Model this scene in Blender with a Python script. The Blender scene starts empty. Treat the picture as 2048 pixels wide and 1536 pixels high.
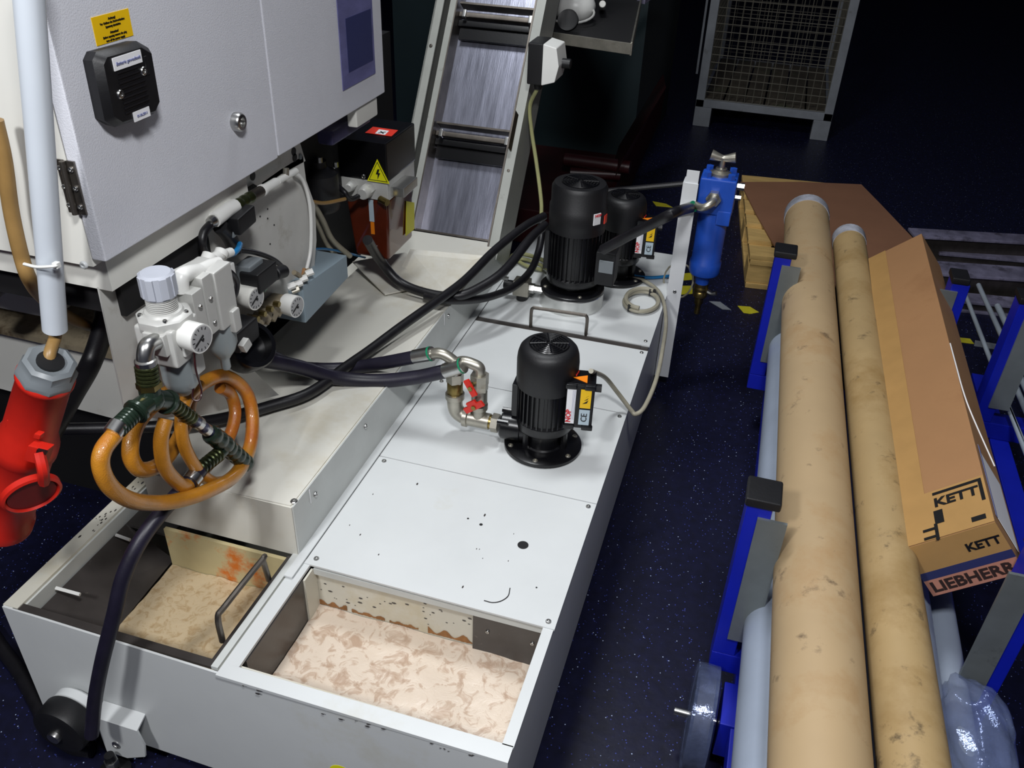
import bpy, bmesh, math, random
from mathutils import Vector, Matrix
random.seed(7)
V = Vector; C = bpy.context.collection; PI = math.pi
# ------------------------------------------------------------------ camera
YAW, PITCH, ROLL, FOC, CH = math.radians(15.5802), math.radians(33.2907), math.radians(2.3234), 1733.74, 1.55
_f = V((-math.sin(YAW)*math.cos(PITCH), math.cos(YAW)*math.cos(PITCH), -math.sin(PITCH)))
_r = V((math.cos(YAW), math.sin(YAW), 0)); _u = _r.cross(_f)
_R = math.cos(ROLL)*_r + math.sin(ROLL)*_u; _U = -math.sin(ROLL)*_r + math.cos(ROLL)*_u
cam = bpy.data.cameras.new('camera'); cam.sensor_width = 36; cam.lens = FOC/2048*36; cam.clip_start = .02
co = bpy.data.objects.new('camera', cam); C.objects.link(co)
m3 = Matrix((_R, _U, -_f)).transposed(); co.matrix_world = Matrix.Translation((0, 0, CH)) @ m3.to_4x4()
sc = bpy.context.scene; sc.camera = co
sc.view_settings.view_transform = 'Standard'; sc.view_settings.look = 'None'; sc.view_settings.gamma = 1
sc.view_settings.use_curve_mapping = False; sc.view_settings.exposure = 0.0
w = bpy.data.worlds.new('hall_ambient'); sc.world = w; w.use_nodes = True
w.node_tree.nodes['Background'].inputs[0].default_value = (.55, .62, 1, 1); w.node_tree.nodes['Background'].inputs[1].default_value = .04
def area(name, loc, target, size, power, col, sy=None):
    l = bpy.data.lights.new(name, 'AREA'); l.energy = power; l.size = size; l.color = col
    if sy: l.shape = 'RECTANGLE'; l.size_y = sy
    o = bpy.data.objects.new(name, l); C.objects.link(o); o.location = loc
    o.rotation_euler = (V(target)-V(loc)).to_track_quat('-Z', 'Y').to_euler(); return o
area('camera_flash_key', (.12, .05, 2.45), (-.6, 1.3, .5), .3, 33, (.97, .98, 1), .2)  # stands in for the camera flash, not a lamp of the hall
area('hall_lamp_overhead', (-.85, 1.9, 3.3), (-.6, 1.7, 0), .9, 44, (.95, .98, 1), .25)
area('hall_lamp_front', (-.95, -.8, 2.5), (-.5, 1.2, .2), .25, 36, (.97, .98, 1))
# ------------------------------------------------------------------ turning photo pixels on a known plane into points
def ray(x, y): return (x-1024)/FOC*_R - (y-768)/FOC*_U + _f
O = V((0, 0, CH))
def HZ(x, y, z): d = ray(x, y); return O + d*((z-CH)/d.z)
def OX(x, y, X): d = ray(x, y); return O + d*(X/d.x)
def OY(x, y, Y): d = ray(x, y); return O + d*(Y/d.y)
def ON(x, y, p, n): d = ray(x, y); return O + d*((V(p)-O).dot(V(n))/d.dot(V(n)))
# ------------------------------------------------------------------ materials
def S(r, g, b):
    f = lambda c: ((c/255+.055)/1.055)**2.4 if c > 10 else c/255/12.92
    return (f(r), f(g), f(b), 1)
def mat(name, col, rough=.5, metal=0, var=.10, scale=6, bump=0, bscale=200, dirt=None, trans=0, coat=0, stretch=None, spec=.5, alpha=1, emit=0):
    m = bpy.data.materials.new(name); m.use_nodes = True; nt = m.node_tree; N = nt.nodes; Lk = nt.links
    b = N['Principled BSDF']; b.inputs['Roughness'].default_value = rough; b.inputs['Metallic'].default_value = metal
    b.inputs['Specular IOR Level'].default_value = spec; b.inputs['Coat Weight'].default_value = coat
    b.inputs['Transmission Weight'].default_value = trans; b.inputs['Alpha'].default_value = alpha
    tc = N.new('ShaderNodeTexCoord'); mp = N.new('ShaderNodeMapping'); Lk.new(tc.outputs['Object'], mp.inputs[0])
    if stretch: mp.inputs['Scale'].default_value = stretch
    def noise(s, d=4, r=.6):
        n = N.new('ShaderNodeTexNoise'); n.inputs['Scale'].default_value = s; n.inputs['Detail'].default_value = d; n.inputs['Roughness'].default_value = r
        Lk.new(mp.outputs[0], n.inputs[0]); return n
    def ramp(src, a, b2):
        r = N.new('ShaderNodeMapRange'); r.inputs[1].default_value = a; r.inputs[2].default_value = b2; Lk.new(src, r.inputs[0]); return r
    def mix(fac, A, B):
        x = N.new('ShaderNodeMix'); x.data_type = 'RGBA'
        if hasattr(fac, 'default_value') or True:
            if isinstance(fac, (int, float)): x.inputs[0].default_value = fac
            else: Lk.new(fac, x.inputs[0])
        for i, c in ((6, A), (7, B)):
            if isinstance(c, tuple): x.inputs[i].default_value = c
            else: Lk.new(c, x.inputs[i])
        return x.outputs[2]
    n1 = noise(scale); r1 = ramp(n1.outputs[0], .3, .7)
    lo = tuple(c*(1-var) for c in col[:3])+(1,); hi = tuple(min(1, c*(1+var*.6)) for c in col[:3])+(1,)
    out = mix(r1.outputs[0], lo, hi)
    if dirt:
        for (dc, ds, a, b2) in dirt:
            n2 = noise(ds, 6, .7); r2 = ramp(n2.outputs[0], a, b2); out = mix(r2.outputs[0], out, dc)
    Lk.new(out, b.inputs['Base Color'])
    if bump:
        n3 = noise(bscale, 3); bp = N.new('ShaderNodeBump'); bp.inputs['Strength'].default_value = bump; bp.inputs['Distance'].default_value = .002
        Lk.new(n3.outputs[0], bp.inputs['Height']); Lk.new(bp.outputs[0], b.inputs['Normal'])
    m['_'] = 1
    return m
M = {}
M['tank'] = mat('white_tank_paint', S(207, 210, 210), .38, var=.05, scale=4, dirt=[(S(190, 186, 165), 3, .62, .9), (S(60, 55, 50), 38, .80, .83)])
M['tankdirty'] = mat('stained_white_tank_paint', S(204, 201, 188), .45, var=.10, scale=5, dirt=[(S(185, 170, 130), 4, .5, .8), (S(110, 75, 40), 11, .66, .8), (S(70, 45, 30), 30, .74, .8)])
M['conbox'] = mat('dusty_white_cover_paint', S(212, 210, 200), .45, var=.08, scale=3, dirt=[(S(180, 165, 130), 2.2, .55, .85), (S(90, 85, 75), 26, .78, .86)])
M['rail'] = mat('grey_white_paint', S(196, 199, 196), .4, var=.08, scale=9, dirt=[(S(120, 115, 100), 20, .7, .9)])
M['cab'] = mat('pearl_grey_structured_paint', S(208, 209, 216), .5, var=.03, scale=9, bump=.35, bscale=420)
M['cabw'] = mat('cream_white_machine_paint', S(222, 221, 214), .4, var=.05, scale=4, dirt=[(S(175, 165, 140), 5, .66, .9)])
M['crail'] = mat('dim_grey_chute_paint', S(158, 160, 154), .42, var=.1, scale=9, dirt=[(S(90, 86, 76), 20, .62, .85)])
M['plate'] = mat('grey_white_plate_paint', S(196, 195, 190), .42, var=.10, scale=7, dirt=[(S(128, 118, 96), 9, .56, .85), (S(70, 60, 45), 34, .72, .8)])
M['grime'] = mat('oily_dirty_paint', S(150, 138, 115), .5, var=.3, scale=16, dirt=[(S(70, 55, 38), 22, .48, .68)])
M['black'] = mat('gloss_black_paint', S(11, 11, 14), .28, var=.2, scale=20, bump=.05)
M['blackm'] = mat('matt_black_plastic', S(15, 15, 18), .5, var=.25, scale=30, bump=.1)
M['rubber'] = mat('black_rubber_hose', S(21, 20, 24), .42, var=.3, scale=40, bump=.1, bscale=300)
M['purple'] = mat('dark_indigo_rubber_hose', S(27, 24, 40), .45, var=.3, scale=30, bump=.1)
M['steel'] = mat('zinc_plated_steel', S(190, 190, 188), .3, 1, var=.15, scale=30)
M['darksteel'] = mat('dark_bare_steel', S(110, 104, 98), .42, .9, var=.3, scale=20)
M['galv'] = mat('galvanised_fitting_metal', S(176, 172, 160), .38, .85, var=.2, scale=25, dirt=[(S(110, 90, 50), 18, .6, .8)])
M['beam'] = mat('worn_rolled_steel', S(150, 146, 172), .36, .35, var=.5, scale=9, dirt=[(S(60, 55, 62), 12, .5, .7)])
M['scratched'] = mat('scratched_bright_steel', S(165, 167, 184), .3, .8, var=.35, scale=7, stretch=(9, .9, .9), bump=.15, bscale=30)
M['alu'] = mat('turned_aluminium', S(215, 215, 212), .28, .95, var=.1, scale=8)
M['brass'] = mat('brass', S(142, 124, 74), .3, .95, var=.3, scale=30)
M['olive'] = mat('olive_green_chromated_fitting', S(72, 78, 48), .28, .75, var=.4, scale=26, dirt=[(S(30, 38, 28), 30, .5, .7)])
M['dkgreen'] = mat('dark_green_plastic_fitting', S(38, 52, 42), .25, .2, var=.3, scale=30)
M['silverp'] = mat('light_grey_plastic', S(196, 196, 192), .42, .15, var=.06, scale=12)
M['knob'] = mat('blue_grey_knob_plastic', S(176, 180, 190), .45, var=.05, scale=12)
M['bowl'] = mat('smoky_grey_bowl', S(140, 148, 150), .3, var=.08, scale=10)
M['whitep'] = mat('white_plastic', S(226, 226, 222), .35, var=.04, scale=12)
M['conduit'] = mat('pale_grey_pvc', S(205, 212, 220), .35, var=.05, scale=6)
M['greyp'] = mat('mid_grey_plastic', S(118, 124, 128), .4, var=.06, scale=12)
M['red'] = mat('red_plastic', S(205, 38, 26), .38, var=.12, scale=12)
M['dkred'] = mat('dull_red_plastic', S(140, 26, 26), .45, var=.2, scale=14)
M['blue'] = mat('blue_filter_enamel', S(32, 78, 178), .35, var=.15, scale=14)
M['dkblue'] = mat('deep_blue_paint', S(12, 28, 165), .4, var=.15, scale=9)
M['bluetube'] = mat('blue_air_tube', S(30, 120, 180), .35)
M['card'] = mat('brown_cardboard', S(156, 115, 76), .75, var=.06, scale=5, bump=.1, bscale=120, dirt=[(S(138, 98, 62), 2.5, .55, .75)])
M['cardd'] = mat('dark_brown_cardboard_sheet', S(140, 98, 72), .8, var=.08, scale=5)
M['tape'] = mat('yellow_brown_packing_tape', S(172, 134, 82), .4, var=.08, scale=14)
M['tube'] = mat('tan_cardboard_tube', S(170, 146, 111), .6, var=.08, scale=4, dirt=[(S(160, 128, 88), 6, .52, .75), (S(88, 72, 54), 16, .60, .74)])
M['tube2'] = mat('stained_tan_cardboard_tube', S(164, 139, 97), .6, var=.10, scale=6, dirt=[(S(145, 118, 74), 7, .48, .7), (S(80, 66, 46), 18, .59, .72)])
M['pvc'] = mat('grey_pvc_pipe', S(150, 160, 176), .35, var=.08, scale=8)
M['wood'] = mat('pale_pallet_wood', S(205, 170, 105), .7, var=.2, scale=9, stretch=(1, 6, 6), bump=.2)
M['yellow'] = mat('yellow_label', S(236, 190, 20), .4, var=.03)
M['signyellow'] = mat('bright_warning_yellow', S(235, 232, 20), .4, var=.03)
M['dullyellow'] = mat('worn_yellow_floor_tape', S(200, 190, 40), .5, var=.2, scale=20)
M['orange'] = mat('orange_label', S(235, 130, 20), .4, var=.03)
M['redlab'] = mat('red_label', S(225, 60, 45), .4, var=.03)
M['paper'] = mat('white_label', S(232, 232, 234), .4, var=.02)
M['greylab'] = mat('pale_blue_grey_label', S(178, 195, 205), .4, var=.03)
M['ink'] = mat('black_ink', S(14, 14, 16), .5, var=0)
M['redink'] = mat('red_ink', S(205, 20, 35), .5, var=0)
M['brownink'] = mat('dark_brown_ink', S(50, 34, 30), .6, var=.2)
M['blueink'] = mat('navy_print', S(45, 50, 95), .5, var=.1)
M['paleink'] = mat('faded_blue_grey_print', S(120, 125, 165), .5, var=.1)
M['pinkcard'] = mat('pinkish_cardboard', S(186, 128, 108), .7, var=.1, scale=9)
M['folder'] = mat('violet_grey_plastic_sleeve', S(104, 104, 150), .3, var=.25, scale=14, stretch=(1, 1, 3))
M['dial'] = mat('grey_gauge_dial', S(165, 165, 165), .25, var=.1, scale=60)
M['cablegrey'] = mat('dirty_grey_cable', S(150, 145, 128), .45, var=.15, scale=20)
M['cabletan'] = mat('tan_hose', S(150, 118, 70), .4, var=.15, scale=20)
M['greencable'] = mat('yellowish_clear_cable', S(150, 150, 105), .4, var=.15, scale=20)
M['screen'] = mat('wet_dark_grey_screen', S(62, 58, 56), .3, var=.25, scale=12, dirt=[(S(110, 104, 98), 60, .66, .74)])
M['cagep'] = mat('worn_grey_cage_paint', S(128, 132, 138), .55, var=.15, scale=12, dirt=[(S(80, 76, 72), 14, .62, .8)])
M['mesh'] = mat('dull_wire', S(128, 124, 112), .5, .4)
M['rod'] = mat('bright_rod_steel', S(175, 185, 195), .3, .35, var=.15)
M['filmcap'] = mat('cloudy_film_cap', S(170, 172, 182), .18, var=.35, scale=22, bump=.8, bscale=60)
M['cagewood'] = mat('weathered_grey_planks', S(84, 76, 62), .8, var=.4, scale=7, dirt=[(S(72, 84, 52), 5, .6, .75)])
M['teal'] = mat('shade_darkened_teal_paint', S(22, 38, 42), .55, var=.1)  # dark teal paint, with the unlit background's shade put into the colour
M['maroon'] = mat('shade_darkened_maroon_paint', S(50, 13, 16), .4, var=.25, scale=12)  # dark maroon paint, deepened in colour to look unlit behind the chute
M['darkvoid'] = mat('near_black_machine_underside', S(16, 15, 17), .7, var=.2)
M['sleeve'] = mat('dark_clear_shade', S(180, 186, 190), .08, trans=0, alpha=.25, var=0)
M['film'] = mat('crumpled_clear_film', S(130, 145, 190), .14, alpha=.32, var=.5, scale=20, bump=1.0, bscale=45, metal=.3)
M['oil'] = mat('amber_oil_reservoir', S(92, 36, 20), .12, var=.25, scale=9, trans=.1, coat=.5)
M['hose'] = mat('amber_braided_hose', S(184, 122, 34), .3, var=.18, scale=30, coat=.4, bump=.4, bscale=500, dirt=[(S(160, 74, 28), 5, .5, .7)])
M['greensleeve'] = mat('green_ring', S(20, 130, 90), .4, var=.05)
M['post'] = mat('ivory_post_paint', S(214, 216, 218), .4, var=.05)
M['postin'] = mat('galvanised_post_face', S(126, 132, 132), .45, .5, var=.2, scale=7, dirt=[(S(80, 82, 84), 10, .6, .75)])
M['rust'] = mat('rust_stained_wall', S(196, 182, 138), .55, var=.15, scale=6, dirt=[(S(206, 110, 30), 6, .50, .60), (S(130, 60, 20), 12, .66, .75)])
# floor: dark rubber-like resin floor with scattered pale flakes
def floor_mat():
    m = bpy.data.materials.new('dark_blue_flecked_floor'); m.use_nodes = True; nt = m.node_tree; N = nt.nodes; L = nt.links; b = N['Principled BSDF']
    tc = N.new('ShaderNodeTexCoord'); last = None
    n = N.new('ShaderNodeTexNoise'); n.inputs['Scale'].default_value = 40; n.inputs['Detail'].default_value = 6; L.new(tc.outputs['Object'], n.inputs[0])
    mx = N.new('ShaderNodeMix'); mx.data_type = 'RGBA'; mx.inputs[6].default_value = S(10, 10, 21); mx.inputs[7].default_value = S(22, 24, 54); L.new(n.outputs[0], mx.inputs[0]); last = mx.outputs[2]
    for sc_, th, col in ((95, .16, S(60, 70, 150)), (55, .085, S(175, 190, 225))):
        v = N.new('ShaderNodeTexVoronoi'); v.inputs['Scale'].default_value = sc_; L.new(tc.outputs['Object'], v.inputs[0])
        r = N.new('ShaderNodeMapRange'); r.inputs[1].default_value = th; r.inputs[2].default_value = th*.6; L.new(v.outputs['Distance'], r.inputs[0])
        x = N.new('ShaderNodeMix'); x.data_type = 'RGBA'; L.new(r.outputs[0], x.inputs[0]); L.new(last, x.inputs[6]); x.inputs[7].default_value = col; last = x.outputs[2]
    L.new(last, b.inputs['Base Color']); b.inputs['Roughness'].default_value = .42; b.inputs['Specular IOR Level'].default_value = .35
    bp = N.new('ShaderNodeBump'); bp.inputs['Strength'].default_value = .25; bp.inputs['Distance'].default_value = .002; L.new(n.outputs[0], bp.inputs['Height']); L.new(bp.outputs[0], b.inputs['Normal'])
    return m
M['floor'] = floor_mat()
def sludge_mat(name, a, bcol, c, sc_, rough):
    m = bpy.data.materials.new(name); m.use_nodes = True; nt = m.node_tree; N = nt.nodes; L = nt.links; b = N['Principled BSDF']
    tc = N.new('ShaderNodeTexCoord'); n = N.new('ShaderNodeTexNoise'); n.inputs['Scale'].default_value = sc_; n.inputs['Detail'].default_value = 9; n.inputs['Roughness'].default_value = .62; n.inputs['Distortion'].default_value = .9
    L.new(tc.outputs['Object'], n.inputs[0]); cr = N.new('ShaderNodeValToRGB'); L.new(n.outputs[0], cr.inputs[0])
    e = cr.color_ramp.elements; e[0].position = .36; e[0].color = bcol; e[1].position = .66; e[1].color = a
    k = cr.color_ramp.elements.new(.50); k.color = a; k2 = cr.color_ramp.elements.new(.46); k2.color = c
    L.new(cr.outputs[0], b.inputs['Base Color']); b.inputs['Roughness'].default_value = rough
    bp = N.new('ShaderNodeBump'); bp.inputs['Strength'].default_value = .35; bp.inputs['Distance'].default_value = .004; L.new(n.outputs[0], bp.inputs['Height']); L.new(bp.outputs[0], b.inputs['Normal'])
    return m
M['foam'] = sludge_mat('pink_beige_coolant_foam', S(212, 196, 178), S(176, 150, 128), S(196, 175, 155), 34, .3)
M['sludge'] = sludge_mat('tan_settled_sludge', S(200, 180, 146), S(178, 152, 114), S(192, 170, 134), 60, .5)
# ------------------------------------------------------------------ mesh builder
def frame(d):
    d = V(d).normalized(); a = V((0, 0, 1)) if abs(d.z) < .9 else V((1, 0, 0))
    x = d.cross(a).normalized(); return x, d.cross(x).normalized()
def smooth_path(P, n=8):
    P = [V(p) for p in P]
    if len(P) < 3: return P
    Q = [2*P[0]-P[1]]+P+[2*P[-1]-P[-2]]; out = []
    for i in range(1, len(Q)-2):
        a, b, c, d = Q[i-1:i+3]
        for k in range(n):
            t = k/n; out.append(.5*((2*b)+(c-a)*t+(2*a-5*b+4*c-d)*t*t+(3*b-a-3*c+d)*t**3))
    return out+[P[-1]]
class MB:
    def __init__(s): s.bm = bmesh.new(); s.bv = 0
    def hexa(s, P, bev=0):
        b = s.bm; v = [b.verts.new(p) for p in P]; fs = []
        for f in ((0, 3, 2, 1), (4, 5, 6, 7), (0, 1, 5, 4), (1, 2, 6, 5), (2, 3, 7, 6), (3, 0, 4, 7)): fs.append(b.faces.new([v[i] for i in f]))
        if bev:
            s.bv = 1; es = list({e for f in fs for e in f.edges}); bmesh.ops.bevel(b, geom=es, offset=bev, segments=2, affect='EDGES', profile=.5)
        return s
    def box(s, lo, hi, bev=0):
        (a, b, c), (d, e, f) = lo, hi
        return s.hexa([(a, b, c), (d, b, c), (d, e, c), (a, e, c), (a, b, f), (d, b, f), (d, e, f), (a, e, f)], bev)
    def obox(s, c, ax, h, bev=0):
        c = V(c); x, y, z = [V(a).normalized()*k for a, k in zip(ax, h)]
        return s.hexa([c-x-y-z, c+x-y-z, c+x+y-z, c-x+y-z, c-x-y+z, c+x-y+z, c+x+y+z, c-x+y+z], bev)
    def prism(s, P, vec, bev=0):
        b = s.bm; P = [V(p) for p in P]; vec = V(vec); a = [b.verts.new(p) for p in P]; c = [b.verts.new(p+vec) for p in P]; n = len(P)
        fs = [b.faces.new(a[::-1]), b.faces.new(c)]
        for i in range(n): fs.append(b.faces.new((a[i], a[(i+1) % n], c[(i+1) % n], c[i])))
        if bev: s.bv = 1; bmesh.ops.bevel(b, geom=list({e for f in fs for e in f.edges}), offset=bev, segments=2, affect='EDGES', profile=.5)
        return s
    def lathe(s, p, ax, prof, seg=24, ph=0, open_=False):
        b = s.bm; p = V(p); ax = V(ax).normalized(); x, y = frame(ax); rings = []
        for r, t in prof:
            rings.append([b.verts.new(p+ax*t+(x*math.cos(ph+2*PI*k/seg)+y*math.sin(ph+2*PI*k/seg))*max(r, 1e-5)) for k in range(seg)])
        for A, B in zip(rings, rings[1:]):
            for k in range(seg): b.faces.new((A[k], A[(k+1) % seg], B[(k+1) % seg], B[k]))
        if not open_: b.faces.new(rings[0][::-1]); b.faces.new(rings[-1])
        return s
    def cyl(s, a, b, r, r2=None, seg=16, ch=0, ph=0):
        a = V(a); b = V(b); L = (b-a).length; r2 = r if r2 is None else r2
        pr = [(r-ch, 0), (r, ch), (r2, L-ch), (r2-ch, L)] if ch else [(r, 0), (r2, L)]
        return s.lathe(a, b-a, pr, seg, ph)
    def tube(s, P, r, seg=10, sm=True, n=8, closed=False):
        P = smooth_path(P, n) if sm else [V(p) for p in P]; b = s.bm; d0 = (P[1]-P[0]).normalized(); x, y = frame(d0); rings = []
        for i, p in enumerate(P):
            d = (P[min(i+1, len(P)-1)]-P[max(i-1, 0)]).normalized(); x = (x-d*x.dot(d)).normalized(); y = d.cross(x)
            rr = r(i/(len(P)-1)) if callable(r) else r
            rings.append([b.verts.new(p+(x*math.cos(2*PI*k/seg)+y*math.sin(2*PI*k/seg))*rr) for k in range(seg)])
        for A, B in zip(rings, rings[1:]):
            for k in range(seg): b.faces.new((A[k], A[(k+1) % seg], B[(k+1) % seg], B[k]))
        b.faces.new(rings[0][::-1]); b.faces.new(rings[-1]); return s
    def poly(s, P):
        s.bm.faces.new([s.bm.verts.new(p) for p in P]); return s
    def sphere(s, c, r, sc3=(1, 1, 1), seg=16):
        g = bmesh.ops.create_uvsphere(s.bm, u_segments=seg, v_segments=seg//2+2, radius=r, matrix=Matrix.Translation(c) @ Matrix.Diagonal((*sc3, 1))); return s
    def build(s, name, m, parent=None, label=None, kind=None):
        b = s.bm; bmesh.ops.recalc_face_normals(b, faces=b.faces)
        for f in b.faces: f.smooth = True
        for e in b.edges:
            if len(e.link_faces) == 2: e.smooth = e.calc_face_angle(0) < .7
            else: e.smooth = False
        W = V((0, 0, 0))
        q = parent
        while q is not None: W += q.location; q = q.parent
        bmesh.ops.translate(b, verts=b.verts, vec=-W)
        me = bpy.data.meshes.new(name); b.to_mesh(me); b.free()
        me.materials.append(M[m] if isinstance(m, str) else m)
        o = bpy.data.objects.new(name, me); C.objects.link(o)
        if s.bv: wn = o.modifiers.new('weighted_normal', 'WEIGHTED_NORMAL'); wn.keep_sharp = True
        if parent is not None: o.parent = parent
        if label: o['label'] = label
        if kind: o['kind'] = kind
        return o
def thing(name, label, cat, loc=(0, 0, 0), group=None):
    o = bpy.data.objects.new(name, None); C.objects.link(o); o.location = loc; o.empty_display_size = .05
    o['label'] = label; o['category'] = cat
    if group: o['group'] = group
    return o
def tag(o, label, cat, group=None, kind=None):
    o['label'] = label; o['category'] = cat
    if group: o['group'] = group
    if kind: o['kind'] = kind
    return o
def copy_tree(o, parent=None):
    c = o.copy(); C.objects.link(c); c.parent = parent
    for ch in list(o.children): copy_tree(ch, c)
    return c
def wbase(parent):
    W = V((0, 0, 0)); q = parent
    while q is not None: W += q.location; q = q.parent
    return W
def text(name, s, org, xd, yd, size, m, parent, align='LEFT', ext=.0004, lift=.0008, bold=0):
    cu = bpy.data.curves.new('lettering', 'FONT'); cu.body = s; cu.size = size; cu.align_x = align; cu.align_y = 'CENTER'; cu.extrude = ext; cu.resolution_u = 2; cu.offset = bold*size
    t = bpy.data.objects.new('lettering', cu); C.objects.link(t); dg = bpy.context.evaluated_depsgraph_get(); dg.update()
    me = bpy.data.meshes.new_from_object(t.evaluated_get(dg)); bpy.data.objects.remove(t); bpy.data.curves.remove(cu)
    xd = V(xd).normalized(); yd = V(yd); yd = (yd-xd*yd.dot(xd)).normalized(); zd = xd.cross(yd)
    mt = Matrix((xd, yd, zd)).transposed().to_4x4(); mt.translation = V(org)+zd*lift-wbase(parent); me.transform(mt)
    me.materials.clear(); me.materials.append(M[m]); o = bpy.data.objects.new(name, me); C.objects.link(o); o.parent = parent; return o
def sheet(P, th=.001):
    P = [V(p) for p in P]; n = (P[1]-P[0]).cross(P[2]-P[0]).normalized(); return MB().prism(P, n*th)
def screw(p, n, parent, r=.006, m='steel', name='screw'):
    mb = MB(); n = V(n).normalized(); mb.lathe(V(p)-n*.001, n, [(r, 0), (r, .0025), (r*.8, .004), (r*.45, .0042), (r*.4, .0025)], 12); return mb.build(name, m, parent)
X, Y, Z = V((1, 0, 0)), V((0, 1, 0)), V((0, 0, 1))
# ================================================================== floor
f = MB().box((-5, -1.5, -.1), (6, 13, 0)).build('floor', 'floor'); f['kind'] = 'structure'; f['label'] = 'dark blue flecked hall floor'
for nm, a, b in (('wall_back', (-5, 13, -.1), (6, 13.1, 4)), ('wall_left', (-5.1, -1.5, -.1), (-5, 13.1, 4)), ('wall_right', (6, -1.5, -.1), (6.1, 13.1, 4))):
    q = MB().box(a, b).build(nm, 'darkvoid'); q['kind'] = 'structure'; q['label'] = 'dark far wall of the hall'
def tape(P, m, lab):
    t = MB(); t.prism([HZ(x, y, .0) for x, y in P], (0, 0, .0015)); o = t.build('floor_tape', m); tag(o, lab, 'tape'); return o
tape([(1475, 612), (1500, 614), (1518, 625), (1500, 628), (1487, 626)], 'dullyellow', 'yellow hazard tape stripe on floor left of the nearest pallet corner')
tape([(1418, 603), (1440, 604), (1462, 620), (1445, 619)], 'cagep', 'worn grey tape stripe on floor just right of the blue filter foot')
tape([(1358, 572), (1385, 572), (1385, 588), (1358, 590)], 'dullyellow', 'yellow tape patch on floor right behind the white filter post')
tape([(1358, 548), (1384, 546), (1384, 560), (1358, 562)], 'dullyellow', 'upper yellow tape patch behind the white filter post')
tape([(1305, 403), (1332, 408), (1345, 415), (1312, 412)], 'dullyellow', 'small yellow tape mark on dark floor left of the white filter post top')
tape([(1878, 671), (1940, 678), (1948, 688), (1882, 681)], 'dullyellow', 'pale yellow tape strip on floor between the two trolleys')
tape([(1950, 681), (2002, 690), (1995, 700), (1948, 692)], 'cagep', 'faded whitish tape strip on floor beyond the yellow one')
# ================================================================== coolant tank
T = .34
xL, xD, xR, yF, yC, yB = -1.142, -.705, -.195, .775, 1.052, 2.70
tk = thing('coolant_tank', 'long low white sheet metal coolant tank with two open basins in front', 'tank', (-.65, 1.7, 0))
MB().prism([(xL, yF, .045), (xR, yF-.012, .045), (xR, yF-.012, T), (xL, yF, T)], (0, .004, 0)).build('front_panel', 'tank', tk)
t = MB(); t.box((xR-.004, yF-.008, .045), (xR, 2.68, T-.002)); t.build('side_panel', 'tank', tk)
MB().box((xL, yF+.004, .045), (xL+.004, 1.75, T-.002)).build('side_panel', 'tank', tk)
MB().box((xL+.004, yF+.006, .045), (xR-.004, 2.68, .05)).build('bottom_panel', 'tankdirty', tk)
MB().box((xD-.002, yF+.004, .05), (xD+.002, yC, T-.003)).build('divider', 'tankdirty', tk)
# rims
MB().prism([(xD+.002, yF-.010, T-.004), (xR, yF-.012, T-.004), (xR, yF+.018, T-.004), (xD+.002, yF+.016, T-.004)], (0, 0, .006)).build('front_rim', 'tank', tk)
MB().box((xR-.018, yF+.016, T-.004), (xR+.001, yC, T+.002)).build('side_rim', 'tank', tk)
MB().box((xD+.002, yF+.016, T-.004), (xD+.030, yC, T+.002)).build('divider_rim', 'tank', tk)
MB().box((xD-.014, yF+.002, T-.004), (xD-.001, yC+.02, T+.004)).build('divider_rim', 'rail', tk)
MB().box((xL-.001, yF+.004, T-.004), (xL+.030, 1.7, T+.002)).build('side_rim', 'tankdirty', tk)
MB().box((xL+.030, yF+.010, T-.045), (xL+.034, 1.7, T-.004)).build('side_rim', 'rail', tk)
MB().box((xL+.02, yF+.003, T-.006), (xD-.014, yF+.018, T)).build('front_lip', 'screen', tk, 'thin blackened inner lip')
MB().box((xD-.024, yF+.018, T-.04), (xD-.015, yC, T-.002)).build('inner_lip', 'screen', tk, 'blackened inner lip beside the divider')
# right basin inner walls
MB().box((xD+.02, yC-.002, .05), (xR-.004, yC+.004, T-.004)).build('basin_wall', 'tankdirty', tk, 'chipped and rust stained white inner wall')
MB().box((xD+.026, yC-.012, T-.020), (xR-.018, yC, T-.006)).build('basin_ledge', 'rail', tk)
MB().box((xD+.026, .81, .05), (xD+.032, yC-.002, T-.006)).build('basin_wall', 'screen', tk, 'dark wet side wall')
MB().box((xD+.026, yC-.045, .20), (xD+.036, yC-.003, T-.006)).build('gusset', 'tankdirty', tk)
MB().box((-.347, yC-.010, .19), (-.212, yC-.003, T-.022)).build('patch_plate', 'screen', tk, 'dark grey patch plate on the basin wall')
for sx in (-.318, -.232): screw((sx, yC-.010, T-.055), -Y, tk, .004, 'steel', 'rivet')
# left basin: dark sloping screen, rusty back wall, rod handle
t = MB(); t.hexa([(-1.105, .79, .300), (-1.0, .80, .225), (-1.01, 1.055, .225), (-1.105, 1.055, .300), (-1.105, .79, .306), (-.995, .80, .238), (-1.005, 1.055, .238), (-1.105, 1.055, .306)]); sl = t.build('chip_screen', 'screen', tk, 'wet dark grey sloping screen')
t = MB(); t.box((-1.105, 1.055, .300), (-1.0, 1.35, .306)); t.build('chip_screen', 'screen', tk)
for (a, b) in (((112, 1176), (160, 1189)), ((232, 1070), (260, 1080))):
    zz_ = .322 if a[0] < 200 else .312; p, q = HZ(*a, zz_), HZ(*b, zz_-.004); MB().tube([p, q], .0035, 6, False).build('white_stud', 'whitep', tk)
t = MB(); t.box((-1.0, 1.042, .05), (xD-.004, 1.05, .335)); t.build('back_wall', 'rust', tk, 'rust stained inner wall under the raised housing')
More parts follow.
